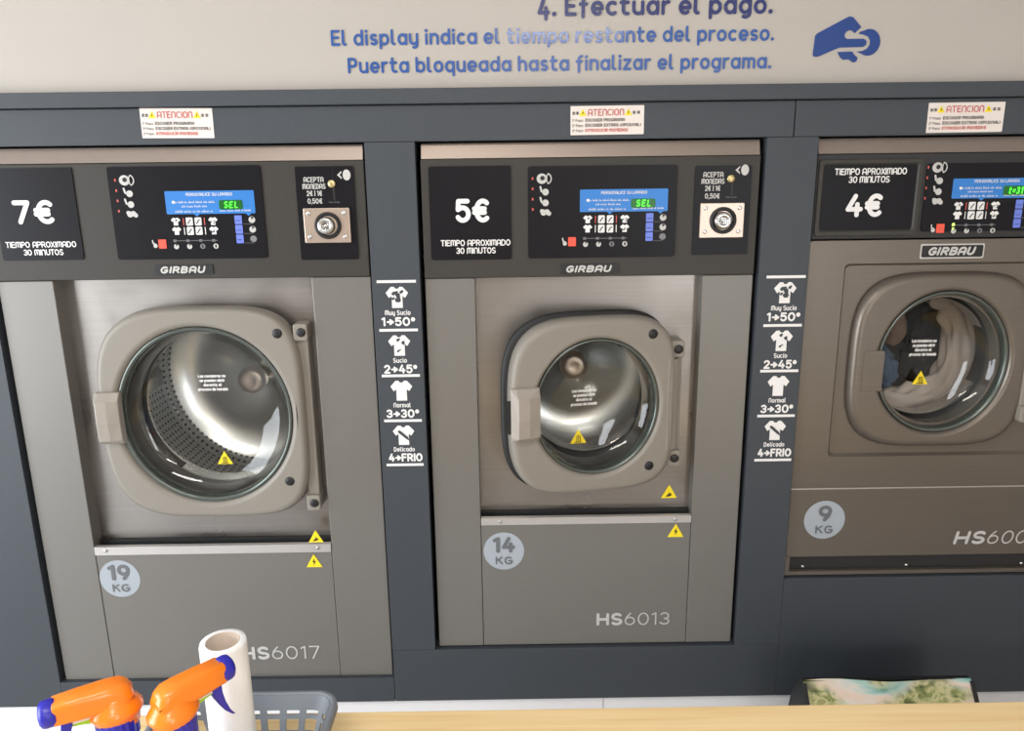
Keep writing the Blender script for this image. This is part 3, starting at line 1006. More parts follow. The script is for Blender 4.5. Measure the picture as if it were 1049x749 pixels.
def washer_door(t, cx, cz, a, b, ex, gx, gz, grx, grz, yb, th, hinge_x, ajar, handle, style, paint='door_grey'):
    """door: squircle ring round the glass. yb: back face of the ring (towards the machine), th: thickness"""
    yf = yb - th
    n = 96
    tilt_in = 0.012

    def ell(k):
        return [(gx + grx * k * cos(2 * pi * i / n), gz + grz * k * sin(2 * pi * i / n)) for i in range(n)]

    def sq(k, da=0.0):
        return squircle(cx, cz, a * k + da, b * k + da, ex, n)
    mb = MB()
    loops = [(ell(1.06), yb), (sq(1.0, -.002), yb), (sq(1.0, 0.002), yb - .006), (sq(1.0, 0.0), yf + .012), (sq(1.0, -.003), yf + .004), (sq(1.0, -.008), yf + .0005), (sq(1.0, -.013), yf), (sq(1.0, -.016), yf),
             (ell(1.11), yf), (ell(1.09), yf), (ell(1.055), yf + .003), (ell(1.03), yf + .012), (ell(1.02), yb), (ell(1.06), yb)]
    mb.loft([[(x, y, z) for x, z in l] for l, y in loops], 0, True)
    door = mb.build('door', paint, t, origin=(hinge_x, yb, cz))
    # bright trim ring and glass bowl
    mb = MB()
    mb.loft([[(x, y, z) for x, z in ell(k)] for k, y in ((1.03, yf + .006), (1.005, yf + .004), (.982, yf + .010), (.975, yf + .020), (.99, yb + .004), (1.02, yb + .004))], 0, True)
    mb.build('trim_ring', 'trim_glass', door)
    mb = MB()
    prof = ((.982, .010), (.968, .020), (.90, .030), (.83, .040), (.72, .047), (.55, .052), (.35, .055), (.15, .056), (.004, .056))
    mb.loft([[(x, yf + dy, z) for x, z in ell(k)] for k, dy in prof], 0, True)
    mb.build('porthole_glass', 'glass', door, recalc=True)
    # handle on the left
    hx0, hx1, hz0, hz1 = handle
    if style == 'flap':
        mb = MB()
        yo = yf
        xm = hx0 + .012
        xw = hx1
        sec = lambda z, k: [(hx0 + .004, yo + .006, z), (hx0, yo - .010 * k, z), (xm, yo - .030 * k, z), (hx0 + .6 * (xw - hx0), yo - .026 * k, z), (xw, yo - .016 * k, z), (xw, yo + .004, z)]
        mb.loft([sec(hz0 + .012, .25), sec(hz0 + .022, .85), sec((hz0 + hz1) / 2, 1.0), sec(hz1 - .016, .9), sec(hz1, .3)], 0, False, True, True)
        mb.build('handle', 'handle_grey', door, bevel=.003)
        mb = MB(); mb.box(hx0 - .004, hx0 + .006, yo - .004, yo + .010, hz0 + .028, hz1 - .028); mb.build('latch', 'black', door)
    else:
        mb = MB(); mb.plate(rrect(hx0, hx1, hz0, hz1, .006), yf - .0015, yf + .006); mb.build('handle', paint, door, bevel=.001)
    return door


def glass_print(door, x0, x1, z0, y, sx, sz, s):
    mb = MB()
    lines = ('Las lavadoras no', 'se pueden abrir', 'durante el', 'proceso de lavado')
    ws = (.92, .84, .62, 1.0)
    wd = x1 - x0
    for k, (l, f) in enumerate(zip(lines, ws)):
        xc = (x0 + x1) / 2
        text(mb, l, xc - f * wd / 2, xc + f * wd / 2, z0 - k * .0098 - .006, .0072, y, 0.20, gap=.36)
    mb.build('glass_lettering', 'white_ink', door)
    warning_triangle(door, sx, sz, s, y, 'heat')


def make_washer(kind, x0, x1, zb, label):
    xc = (x0 + x1) / 2
    t = thing('washing_machine', label, 'washing machine', (xc, 0.3, zb), 'coin operated washing machines in a row')
    zf = 1.367 if kind == 'left' else (1.361 if kind == 'middle' else 1.430)
    zt = 1.598
    # body behind the front
    mb = MB(); mb.box(x0 + .004, x1 - .004, .42, .95, zb, 1.625)
    mb.box(x0 + .004, x0 + .010, .045, .42, zb, 1.625)
    mb.box(x1 - .010, x1 - .004, .045, .42, zb, 1.625)
    mb.box(x0 + .010, x1 - .010, .045, .42, 1.619, 1.625)
    mb.box(x0 + .010, x1 - .010, .045, .42, zb, zb + .006)
    mb.build('cabinet', 'enamel', t)
    # top strip: folded steel edge that leans back
    mb = MB()
    mb.loft([[(x0 + .002, -.004, zt), (x0 + .002, .004, 1.627), (x0 + .002, .045, 1.627), (x0 + .002, .045, zt)],
             [(x1 - .002, -.004, zt), (x1 - .002, .004, 1.627), (x1 - .002, .045, 1.627), (x1 - .002, .045, zt)]], 0, False, True, True)
    mb.build('top_strip', 'strip', t)
    # fascia
    mb = MB(); mb.box(x0, x1, -.006, .045, zf, zt - .001)
    f = mb.build('fascia', 'fascia_dark' if kind == 'right' else 'fascia', t, bevel=.002)
    yp = -.0085
    return t, zf, zt, yp


def hinge(t, x, z0, z1, w_, yb, yf, wing=None, bolts=True):
    mb = MB()
    mb.plate(rrect(x - w_ / 2, x + w_ / 2, z1 - .018, z1 + .018, .006), yf, yb)
    mb.plate(rrect(x - w_ / 2, x + w_ / 2, z0 - .018, z0 + .018, .006), yf, yb)
    mb.plate(rrect(x - w_ * .42, x + w_ * .42, z0 - .002, z1 + .002, .004), yf + .010, yb)
    if wing:
        for k in range(1):
            n = 12
            l0, l1 = [], []
            for i in range(n + 1):
                s = -1 + 2 * i / n
                zz = (z0 + z1) / 2 + s * (z1 - z0 - .04) / 2
                bow = wing * (1 - .35 * s * s)
                l0.append((x - w_ * .3, zz, bow))
            loops = []
            for _, zz, bow in l0:
                loops.append([(x + .004, yf - .002, zz), (x - .012 - bow * .2, yf - .012, zz), (x - .026 - bow * .3, yf - .012, zz), (x - .026 - bow * .3, yf + .016, zz), (x + .004, yf + .016, zz)])
            mb.loft(loops, 0, False, True, True)
    h = mb.build('hinge', 'door_grey', t, bevel=.003)
    for z in (z0, z1):
        mb = MB(); mb.stud(x + .002, z, .0095, yf - .003, yf + .002); mb.build('bolt_cap', 'black', h)
    return h


# ---- left machine (19 kg)
def left_machine():
    x0, x1, zb = -1.044, -0.281, 0.434
    t, zf, zt, yp = make_washer('left', x0, x1, zb, 'washing machine on the left marked 7€ and 19 KG with a big round porthole')
    mb = MB(); mb.plate(rrect(-1.020, -.857, 1.409, 1.590, .004), yp, yp + .004); p = mb.build('price_panel', 'black_panel', t)
    panel_lettering(p, '7€', (-.984, -.902), 1.481, .047, ('TIEMPO APROXIMADO', '30 MINUTOS'), ((-1.010, -.868), (-.976, -.896)), (1.4345, 1.4190), .0120, yp - .0006)
    control_display(t, -.788, -.485, 1.408, 1.590, yp, 'SEL', (-.679, -.502), (1.497, 1.542), (-.573, -.526, 1.505, 1.5235))
    coin_panel(t, -.4175, -.3015, 1.403, 1.586, yp)
    logo(t, -.717, -.599, 1.376, 1.396, -.007)
    xl, xr, zs = -.931, -.402, .772
    for a, b in ((x0, xl), (xr, x1)):
        mb = MB(); mb.box(a, b, -.002, .045, zb, zf - .001); mb.build('side_pillar', 'enamel', t, bevel=.0015)
    mb = MB(); mb.box(xl + .001, xr - .001, -.001, .045, zb, zs - .021); mb.build('kick_panel', 'enamel', t, bevel=.001)
    mb = MB()
    mb.loft([[(x, y, z) for y, z in ((-.004, zs - .0205), (-.004, zs - .001), (.005, zs), (.005, zs - .0205))] for x in (xl + .001, xr - .001)], 0, False, True, True)
    led = mb.build('ledge', 'steel_edge', t)
    mb = MB(); mb.box(xl + .001, xr - .001, .022, .036, zs - .02, zs + .004); mb.build('recess_shadow', 'rubber', t)  # black strip standing in for the shadow line above the ledge
    for x in (-.905, -.432):
        mb = MB(); mb.stud(x, zs - .010, .004, -.0065, -.004, 0, 12); mb.build('screw', 'chrome', led)
    cx, cz = -.650, 1.077
    gx, gz, grx, grz = -.6450, 1.0755, .178, .187
    mb = MB(); rect_hole_plate(mb, xl, xr, zs - .004, zf, gx, gz, .165, .172, .032, .02); mb.build('front_plate', 'steel', t)
    drum(t, gx, gz, .168, .050, .262, .255, 1.0, 1.03)
    d = washer_door(t, cx, cz, .2165, .2310, (4.4, 3.3, 3.5, 4.8), gx, gz, grx, grz, .014, .036, -.433, 0, (-.869, -.815, 1.010, 1.134), 'flap')
    for z in (1.254, .929):
        mb = MB(); mb.stud(-.476, z, .0105, -.0245, -.018); mb.build('bolt_cap', 'black', d)
    glass_print(d, -.670, -.606, 1.157, -.022 + .046, -.629, .966, .034)
    hinge(t, -.431, .874, 1.254, .030, .031, -.014)
    warning_triangle(t, -.4330, .791, .033, -.0105, 'hand')
    warning_triangle(t, -.4435, .727, .036, -.002, 'bolt')
    weight_badge(t, '19', -.884, .692, .0455, -.001)
    model_name(t, '6017', -.628, -.447, .480, .034, -.0017)
    return t


# ---- middle machine (14 kg), its door standing slightly ajar
def middle_machine():
    x0, x1, zb = -.1695, .5055, 0.508
    t, zf, zt, yp = make_washer('middle', x0, x1, zb, 'washing machine in the middle marked 5€ and 14 KG with its door ajar')
    mb = MB(); mb.plate(rrect(-.154, .009, 1.399, 1.583, .005), yp, yp + .004); p = mb.build('price_panel', 'black_panel', t)
    panel_lettering(p, '5€', (-.103, -.033), 1.473, .047, ('TIEMPO APROXIMADO', '30 MINUTOS'), ((-.134, .007), (-.103, -.023)), (1.4265, 1.4110), .0125, yp - .0006)
    control_display(t, .043, .3405, 1.400, 1.581, yp, 'SEL', (.147, .323), (1.491, 1.535), (.249, .298, 1.498, 1.516))
    coin_panel(t, .3755, .4880, 1.403, 1.578, yp)
    logo(t, .108, .228, 1.367, 1.387, -.007)
    xl, xr, zs = -.067, .402, .828
    for a, b in ((x0, xl), (xr, x1)):
        mb = MB(); mb.box(a, b, -.002, .045, zb, zf - .001); mb.build('side_pillar', 'enamel', t, bevel=.0015)
    mb = MB(); mb.box(xl + .001, xr - .001, -.001, .045, zb, zs - .018); mb.build('kick_panel', 'enamel', t, bevel=.001)
    mb = MB()
    mb.loft([[(x, y, z) for y, z in ((-.004, zs - .0175), (-.004, zs - .001), (.005, zs), (.005, zs - .0175))] for x in (xl + .001, xr - .001)], 0, False, True, True)
    led = mb.build('ledge', 'steel_edge', t)
    mb = MB(); mb.box(xl + .001, xr - .001, .022, .036, zs - .02, zs + .004); mb.build('recess_shadow', 'rubber', t)  # dark strip imitating the shade at the foot of the recess
    for x in (-.024, .365):
        mb = MB(); mb.stud(x, zs - .009, .004, -.0065, -.004, 0, 12); mb.build('screw', 'chrome', led)
    hx = .350
    cx, cz, a, b = .168, 1.095, .178, .188
    gx, gz, grx, grz = .174, 1.094, .130, .141
    mb = MB(); rect_hole_plate(mb, xl, xr, zs - .004, zf, gx - .008, gz, .124, .140, .032, .02); mb.build('front_plate', 'steel', t)
    drum(t, gx - .008, gz, .128, .050, .235, .285, 1.0, 1.1)
    d = washer_door(t, cx, cz, a, b, (4.2, 3.4, 3.6, 4.4), gx, gz, grx, grz, .012, .036, hx, 0, (-.012, .048, 1.025, 1.148), 'flap')
    for z in (1.245, .958):
        mb = MB(); mb.stud(.289, z, .0105, -.0265, -.020); mb.build('bolt_cap', 'black', d)
    glass_print(d, .128, .186, 1.124, -.024 + .046, .145, 1.018, .036)
    # dark seal on the back of the door
    mb = MB()
    n = 96
    q = lambda k: squircle(cx - .007, cz + .004, a * k, b * k, (4.2, 3.4, 3.6, 4.4), n)
    mb.loft([[(x, y, z) for x, z in q(k)] for k, y in ((.90, .012), (1.0, .0125), (1.03, .016), (1.03, .024), (.97, .030), (.86, .030), (.86, .012))], 0, True)
    mb.build('door_seal', 'rubber', d)
    d.rotation_euler = (0, 0, radians(11))
    hinge(t, .353, .967, 1.208, .030, .031, -.016, wing=.030)
    warning_triangle(t, .357, .868, .036, .0300, 'hand')
    warning_triangle(t, .368, .788, .036, -.002, 'bolt')
    weight_badge(t, '14', -.0165, .746, .0455, -.001)
    model_name(t, '6013', .194, .362, .555, .032, -.0017)
    return t


# ---- right machine (9 kg) that is running
def right_machine():
    x0, x1, zb = .618, 1.309, 0.677
    t, zf, zt, yp = make_washer('right', x0, x1, zb, 'smaller washing machine on the right marked 4€ and 9 KG, with clothes in it')
    # framed price panel
    mb = MB()
    fr = [(.612 + .008, .829), (1.437, 1.588)]
    mb.loft([[(x, y, z) for x, z in rrect(.621 + k, .829 - k, 1.437 + k, 1.587 - k, .006)] for k, y in ((0, -.004), (0.001, -.011), (.008, -.011), (.011, -.008))], 0, False)
    mb.build('price_frame', 'fascia', t)
    mb = MB(); mb.plate(rrect(.6315, .8185, 1.4475, 1.5765, .002), yp + .001, yp + .004); p = mb.build('price_panel', 'black_panel', t)
    panel_lettering(p, '4€', (.681, .756), 1.474, .046, ('TIEMPO APROXIMADO', '30 MINUTOS'), ((.653, .797), (.682, .764)), (1.5565, 1.5410), .0130, yp - .0002)
    control_display(t, .838, 1.142, 1.443, 1.577, yp, 't=31', (.892, 1.066), (1.508, 1.547), (.994, 1.042, 1.513, 1.532), True, .035)
    coin_panel_shift = MB()
    coin_panel_shift.plate(rrect(1.165, 1.285, 1.443, 1.577, .003), yp, yp + .004)
    coin_panel_shift.build('coin_panel', 'black_panel', t)
    # front sheet with a shallow pressed field
    gx, gz, grx, grz = .912, 1.170, .134, .147
    yf = -.004
    zs = .888
    mb = MB()
    o = rrect(x0, x1, zs, zf - .003, .004)
    i1 = rrect(.692, 1.236, .960, 1.380, .010)
    i2 = rrect(.697, 1.231, .966, 1.375, .010)
    mb.loft([[(x, .045, z) for x, z in o], [(x, yf, z) for x, z in o], [(x, yf, z) for x, z in i1], [(x, yf + .007, z) for x, z in i2]], 0, False)
    rect_hole_plate(mb, .697, 1.231, .966, 1.375, gx, gz, .125, .138, yf + .007, .03)
    mb.build('front_plate', 'enamel_brown', t)
    mb = MB(); mb.box(x0, x1, yf, .045, .722, zs - .003); mb.build('kick_panel', 'enamel_brown', t, bevel=.001)
    mb = MB(); mb.box(x0, x1, yf - .001, .045, zs - .003, zs - .0005); mb.build('seam_strip', 'steel_edge', t)
    mb = MB(); mb.box(x0 + .010, x1 - .010, yf + .010, .045, zb + .010, .722); b = mb.build('base_strip', 'fascia_dark', t)
    mb = MB(); mb.box(x0, x1, yf, .045, zb, zb + .009); mb.box(x0, x0 + .010, yf, .045, zb + .009, .722); mb.box(x1 - .010, x1, yf, .045, zb + .009, .722); mb.build('base_frame', 'enamel_brown', t)
    for x in (.662, .898, 1.160):
        mb = MB(); mb.stud(x, .694, .004, yf + .006, yf + .010, 0, 12); mb.build('screw', 'chrome', b)
    logo(t, .847, .972, 1.391, 1.415, yf, True)
    drum(t, gx, gz, .128, .050, .235, .29, 1.0, 1.1)
    cx, cz = .907, 1.172
    d = washer_door(t, cx, cz, .187, .187, (4.2, 3.6, 3.6, 4.2), gx, gz, grx, grz, .0025, .022, 1.10, 0, (.742, .786, 1.112, 1.200), 'flush', 'enamel_brown')
    glass_print(d, .858, .916, 1.214, -.027 + .046, .888, 1.128, .034)
    hinge(t, 1.095, 1.060, 1.290, .030, -.001, -.034)
    weight_badge(t, '9', .698, .812, .0455, yf)
    model_name(t, '6008', .992, 1.186, .748, .032, yf - .0007, .16)
    return t


left_machine()
middle_machine()
right_machine()


# ------------------------------------------------------------------ laundry turning in the right machine
def cloth_roll(name, mt, label, path, radii, seed, cat='laundry', flat=0.7):
    rd = random.Random(seed)
    ph = [rd.uniform(0, 6.28) for _ in range(6)]
    P = [Vector(p) + Vector((.075, 0, -.035)) for p in path]
    # smooth path
    for _ in range(2):
        Q, R2 = [P[0]], [radii[0]]
        for k in range(len(P) - 1):
            Q += [P[k] * .75 + P[k + 1] * .25, P[k] * .25 + P[k + 1] * .75]
            R2 += [radii[k] * .75 + radii[k + 1] * .25, radii[k] * .25 + radii[k + 1] * .75]
        Q.append(P[-1])
        R2.append(radii[-1])
        P, radii = Q, R2
    mb = MB()
    n = 40
    loops = []
    for k, p in enumerate(P):
        tn = (P[min(k + 1, len(P) - 1)] - P[max(k - 1, 0)]).normalized()
        a = tn.cross(Vector((0, 1, 0))).normalized()
        b = a.cross(tn).normalized()
        l = []
        for q in range(n):
            u = 2 * pi * q / n
            r = radii[k] * (1 + .16 * sin(5 * u + ph[0] + .5 * k) + .09 * sin(9 * u + ph[1] - .8 * k) + .07 * sin(3 * u + ph[2] + 1.3 * k) + .05 * sin(1.7 * k + ph[3]))
            l.append(p + r * (cos(u) * a + flat * sin(u) * b))
        loops.append(l)
    mb.loft(loops, 0, True, True, True)
    cen = sum(P, Vector()) / len(P)
    o = mb.build(name, mt, origin=cen)
    tag(o, label, cat, 'clothes turning in the washer drum')


cloth_roll('towel', 'towel', 'cream towel sweeping in an arc behind the 9 KG porthole',
           [(.918, .20, 1.318), (.965, .185, 1.302), (.990, .18, 1.22), (.980, .175, 1.13), (.93, .17, 1.068), (.86, .165, 1.055), (.80, .165, 1.07)],
           [.020, .036, .036, .040, .048, .046, .030], 3)
cloth_roll('jeans', 'denim', 'blue denim garment at the left inside the 9 KG porthole',
           [(.775, .17, 1.21), (.785, .165, 1.17), (.805, .165, 1.135), (.82, .17, 1.115)], [.024, .036, .036, .022], 5)
cloth_roll('shirt', 'cloth_brown', 'brown patterned garment at the upper left inside the 9 KG porthole',
           [(.755, .17, 1.255), (.795, .165, 1.275), (.825, .17, 1.24), (.815, .18, 1.21)], [.026, .036, .032, .020], 8)
cloth_roll('trousers', 'cloth_dark', 'black garment in the centre inside the 9 KG porthole',
           [(.940, .264, 1.295), (.950, .264, 1.24), (.945, .264, 1.17), (.920, .264, 1.10)], [.036, .052, .052, .036], 11)

# ------------------------------------------------------------------ writing and signs on the wall
YW = -0.0012
for s, a, b, z, h, wt, mt, lab in (
        ('4. Efectuar el pago.', .064, .511, 1.8565, .0350, .190, 'navy', 'dark blue wall lettering, top line, reading 4. Efectuar el pago.'),
        ('El display indica el tiempo restante del proceso.', -.331, .517, 1.8085, .0285, .175, 'blue_vinyl', 'blue wall lettering, middle line, beginning El display indica'),
        ('Puerta bloqueada hasta finalizar el programa.', -.302, .515, 1.7585, .0285, .175, 'blue_vinyl', 'blue wall lettering, lowest line, beginning Puerta bloqueada')):
    mb = MB()
    text(mb, s, a, b, z, h, YW, wt, gap=0.33, sp=0.40)
    tag(mb.build('wall_lettering', mt, origin=((a + b) / 2, 0, z)), lab, 'lettering', 'instruction lettering on the white wall')


def icon_pt(p):
    x, y = p
    return (.594 + (x - 148) / 9.36 * .00198, 1.851 - (y - 165) / 9.36 * .00179)


mb = MB()
palm = [(158, 540), (148, 520), (158, 345), (175, 322), (430, 180), (455, 168), (490, 175), (572, 268), (516, 326), (488, 300), (462, 296), (436, 312), (424, 338), (430, 362), (452, 377), (600, 377), (626, 392), (633, 414), (624, 440), (600, 455), (385, 458), (215, 535), (190, 543)]
mb.poly([icon_pt(p) for p in palm], YW)
coin = [(548, 330), (568, 310)] + [(650 + 106 * cos(radians(a)), 412 - 126 * sin(radians(a))) for a in range(118, -125, -12)] + [(545, 498), (600, 492), (640, 470), (660, 435), (660, 395), (640, 358), (600, 340)]
mb.poly([icon_pt(p) for p in coin], YW)
finger = [(372, 500), (508, 496), (530, 528), (562, 556), (556, 585), (536, 600), (512, 596), (484, 572), (462, 570), (430, 575), (400, 550)]
mb.poly([icon_pt(p) for p in finger], YW)
tag(mb.build('coin_pictogram', 'icon_blue', origin=(.66, 0, 1.81)), 'blue pictogram of a hand inserting a coin on the white wall', 'pictogram')


def attention_sticker(x0, x1, z0, z1, label, tilt):
    xc, zc = (x0 + x1) / 2, (z0 + z1) / 2
    t = thing('attention_sticker', label, 'sticker', (xc, YC, zc), 'attention stickers on the dark band')
    y = YC - .0008
    mb = MB(); mb.plate(rrect(x0, x1, z0, z1, .001, 2), y, YC)
    mb.build('paper', 'sticker', t)
    wd = x1 - x0
    y1 = y - .0004
    mb = MB()
    text(mb, 'ATENCION', x0 + .235 * wd, x0 + .725 * wd, z1 - .0185, .0125, y1, .14, 0, gap=.26)
    text(mb, 'INTRODUCIR MONEDAS', x0 + .20 * wd, x0 + .78 * wd, z0 + .0055, .0060, y1, .2, 0)
    for a in (.02, .07, .84, .90):
        text(mb, '*', x0 + a * wd, x0 + (a + .045) * wd, z1 - .0185, .0100, y1, .14, 1)
    text(mb, 'ESCOGER PROGRAMA', x0 + .20 * wd, x0 + .74 * wd, z0 + .0245, .0060, y1, .2, 1)
    text(mb, 'ESCOGER EXTRAS (OPCIONAL)', x0 + .20 * wd, x0 + .96 * wd, z0 + .0150, .0060, y1, .2, 1)
    for k in range(3):
        text(mb, '%dº Paso' % (k + 1), x0 + .02 * wd, x0 + .17 * wd, z0 + .0245 - k * .0095, .0052, y1, .14, 1)
    mb.build('sticker_lettering', ['sticker_red', 'dark_ink'], t)
    for a in (.165, .785):
        warning_triangle(t, x0 + a * wd, z1 - .0130, .0145, y1 - .0002, 'bolt')
    t.rotation_euler = (0, tilt, 0)
    return t


G['P'] = G['P']
attention_sticker(-.707, -.567, 1.6425, 1.6980, 'white attention sticker on the dark band above the 7€ machine', radians(0.6))
attention_sticker(.127, .270, 1.639, 1.693, 'white attention sticker on the dark band above the 5€ machine', radians(-.2))
attention_sticker(.824, .973, 1.635, 1.691, 'white attention sticker on the dark band above the 4€ machine', radians(-.2))


def program_guide(x0, x1, label):
    """white vinyl guide on a pilaster: five bars, four shirts with their temperature"""
    wd = x1 - x0
    xc = (x0 + x1) / 2
    t = thing('program_guide', label, 'decal', (xc, YC, 1.158), 'programme guides on the dark pilasters')
    y = YC - .0006
    y1 = YC - .0012
    zs = [1.357, 1.256, 1.1585, 1.0595, .9595]
    for z in zs:
        mb = MB(); mb.plate([(x0, z - .0028), (x1, z - .0028), (x1, z + .0028), (x0, z + .0028)], y, YC); mb.build('divider_bar', 'white_ink', t)
    names = ('Muy Sucio', 'Sucio', 'Normal', 'Delicado')
    wds = (.66, .36, .46, .56)
    codes = ('1>50º', '2>45º', '3>30º', '4>FRIO')
    rd = random.Random(2)
    G['>'] = (.62, [[(0, .45), (.5, .45)], [(.30, .74), (.62, .45), (.30, .16), (.38, .45), (.30, .74)], [(.34, .60), (.34, .30)], [(.42, .53), (.42, .37)]])
    for k in range(4):
        zt = zs[k] - .011
        zb = zs[k] - .0545
        mb = MB(); tee(mb, xc, zb, .046, zt - zb, y, 0)
        if k in (0, 1):
            for q in range(9 if k == 0 else 6):
                a, b = rd.uniform(-.009, .009), rd.uniform(.006, .034)
                r = rd.uniform(.002, .0042) * (1 if k == 0 else .75)
                mb.disc(xc + a, zb + b, r, y1, 1, 8)
                mb.disc(xc + a + r * .8, zb + b + r * .7, r * .7, y1, 1, 8)
        if k == 0:
            mb.poly([(xc - .009, zb + .034), (xc + .006, zb + .030), (xc + .007, zb + .012), (xc + .001, zb + .017), (xc - .003, zb + .026)], y1, 1)
        if k == 3:
            ribbon(mb, [(xc - .009, zb + .030), (xc + .007, zb + .016)], .006, y1, 1)
            ribbon(mb, [(xc - .004, zb + .028), (xc + .010, zb + .012)], .003, y1, 1)
        mb.build('shirt_symbol', ['white_ink', 'cladding'], t)
        mb = MB()
        f = wds[k]
        text(mb, names[k], xc - f * wd / 2, xc + f * wd / 2, zs[k] - .0695, .0105, y, .17, gap=.34)
        text(mb, codes[k], x0 + .07 * wd, x1 - .02 * wd if k == 3 else x1 - .06 * wd, zs[k] - .0925, .0190, y, .21, gap=.30)
        mb.build('guide_lettering', 'white_ink', t)
    return t


g1 = program_guide(-.267, -.187, 'white shirt and temperature guide between the 7€ and 5€ machines')
g2 = dup(g1, (.570, YC, 1.157), 'white shirt and temperature guide between the 5€ and 4€ machines')


# ------------------------------------------------------------------ table in the foreground
TZ = 0.75
TX0, TX1, TY0, TY1 = -.615, 1.55, -1.16, -.532
t = thing('table', 'long pine folding table across the foreground', 'table', (.47, -.85, 0))
mb = MB(); mb.box(TX0, TX1, TY0, TY1, TZ - .032, TZ); mb.build('tabletop', 'wood', t, bevel=.002)
for a in (TX0 + .06, TX1 - .06):
    for b in (TY0 + .05, TY1 - .05):
        mb = MB(); mb.box(a - .025, a + .025, b - .025, b + .025, 0, TZ - .032); mb.build('leg', 'wood_leg', t, bevel=.003)
mb = MB()
mb.box(TX0 + .085, TX1 - .085, TY0 + .035, TY0 + .055, TZ - .11, TZ - .032)
mb.box(TX0 + .085, TX1 - .085, TY1 - .055, TY1 - .035, TZ - .11, TZ - .032)
mb.build('apron', 'wood_leg', t)


# ------------------------------------------------------------------ spray bottles
def spray_bottle(loc, yaw, label):
    t = thing('spray_bottle', label, 'spray bottle', (0, 0, 0), 'orange spray bottles on the table')
    H = .268
    mb = MB()
    mb.revolve([(.0, 0), (.030, 0), (.033, .004), (.033, .12), (.032, .150), (.027, .175), (.020, .192), (.0165, .204), (.0165, .214), (.0, .214)], 'z', (0, 0, 0), 0, 40, 1.0, .82)
    mb.build('bottle', 'trigger_blue', t)
    mb = MB()
    n = 40
    for_l = []
    for r, z in ((.017, .199), (.0215, .200), (.0215, .224), (.019, .227)):
        for_l.append([((r + (.0008 if k % 2 else 0)) * cos(2 * pi * k / n), (r + (.0008 if k % 2 else 0)) * sin(2 * pi * k / n), z) for k in range(n)])
    mb.loft(for_l, 0, False, True, True)
    mb.build('collar', 'trigger_blue', t)

    # orange head: barrel + bell skirt
    def sec(x, zb, zt, hw, r):
        return [(x, a, b) for a, b in rrect(-hw, hw, zb, zt, r, 5)]
    mb = MB()
    mb.loft([sec(-.059, H - .027, H - .004, .0120, .006), sec(-.057, H - .028, H - .002, .0135, .006), sec(-.033, H - .030, H - .0005, .0140, .007),
             sec(-.006, H - .032, H, .0155, .009), sec(.008, H - .032, H - .001, .0160, .010), sec(.015, H - .031, H - .005, .0150, .011), sec(.020, H - .028, H - .012, .0110, .009)], 0, True, True, True)
    mb.revolve([(.0, .252), (.017, .252), (.0185, .247), (.0235, .240), (.0265, .235), (.0265, .231), (.0235, .226), (.0218, .221), (.0215, .215)], 'z', (.001, 0, 0), 0, 40, 1.05, .92)
    hd = mb.build('spray_head', 'orange', t)
    mb = MB()
    mb.revolve([(.0, .004), (.0140, .004), (.0150, .002), (.0150, -.006), (.0138, -.0095), (.010, -.0120), (.005, -.0130), (.003, -.0105), (.0, -.0105)], 'x', (-.059, 0, H - .0155), 0, 28)
    mb.build('nozzle', 'trigger_blue', hd)
    mb = MB()
    pts = [(-.046, 0, H - .026), (-.048, 0, H - .038), (-.052, 0, H - .052), (-.058, 0, H - .066), (-.065, 0, H - .076)]
    loops = []
    for k, p in enumerate(pts):
        hw = .0105 - .0010 * k
        th = .0062 - .0010 * k
        loops.append([(p[0] - th, -hw, p[2] - .001), (p[0] + th, -hw * .9, p[2] + .001), (p[0] + th, hw * .9, p[2] + .001), (p[0] - th, hw, p[2] - .001)])
    mb.loft(loops, 0, True, True, True)
    mb.build('trigger', 'trigger_blue', hd, bevel=.0012)
    mb = MB(); mb.tube([(-.046, 0, H - .034), (-.032, 0, H - .036), (-.014, 0, H - .040)], [.0048, .0052, .0056], 0, 14); mb.build('plunger', 'lime', hd)
    mb = MB(); mb.box(-.044, -.020, -.008, .008, H - .034, H - .028); mb.build('pump_chamber', 'milky', hd, bevel=.002)
    t.location = loc
    t.rotation_euler = (0, 0, yaw)
    return t


b1 = spray_bottle((-.446, -.818, TZ), radians(31), 'orange and blue spray bottle at the left end, nozzle pointing left')
b2 = dup(b1, (-.378, -.823, TZ), 'orange and blue spray bottle in front of the paper roll, nozzle pointing right')
b2.rotation_euler = (0, 0, radians(180 + 49))

# ------------------------------------------------------------------ kitchen roll
t = thing('paper_roll', 'nearly used up white paper towel roll standing in the grey basket', 'paper roll', (-.3725, -.690, TZ + .004))
c = (-.3725, -.690, TZ + .004)
mb = MB(); mb.revolve([(.0216, 0), (.0285, 0), (.0290, .004), (.0290, .224), (.0282, .2275), (.0216, .228)], 'z', c, 0, 56); mb.loft([[(c[0] + r * cos(2 * pi * k / 56), c[1] + r * sin(2 * pi * k / 56), c[2] + z) for k in range(56)] for r, z in ((.0216, .228), (.0216, 0))], 0, True)
mb.build('paper', 'paper', t)
mb = MB(); mb.revolve([(.0215, 0), (.0215, .2275), (.0203, .2275), (.0203, 0), (.0215, 0)], 'z', c, 0, 48); mb.build('core', 'cardboard', t)


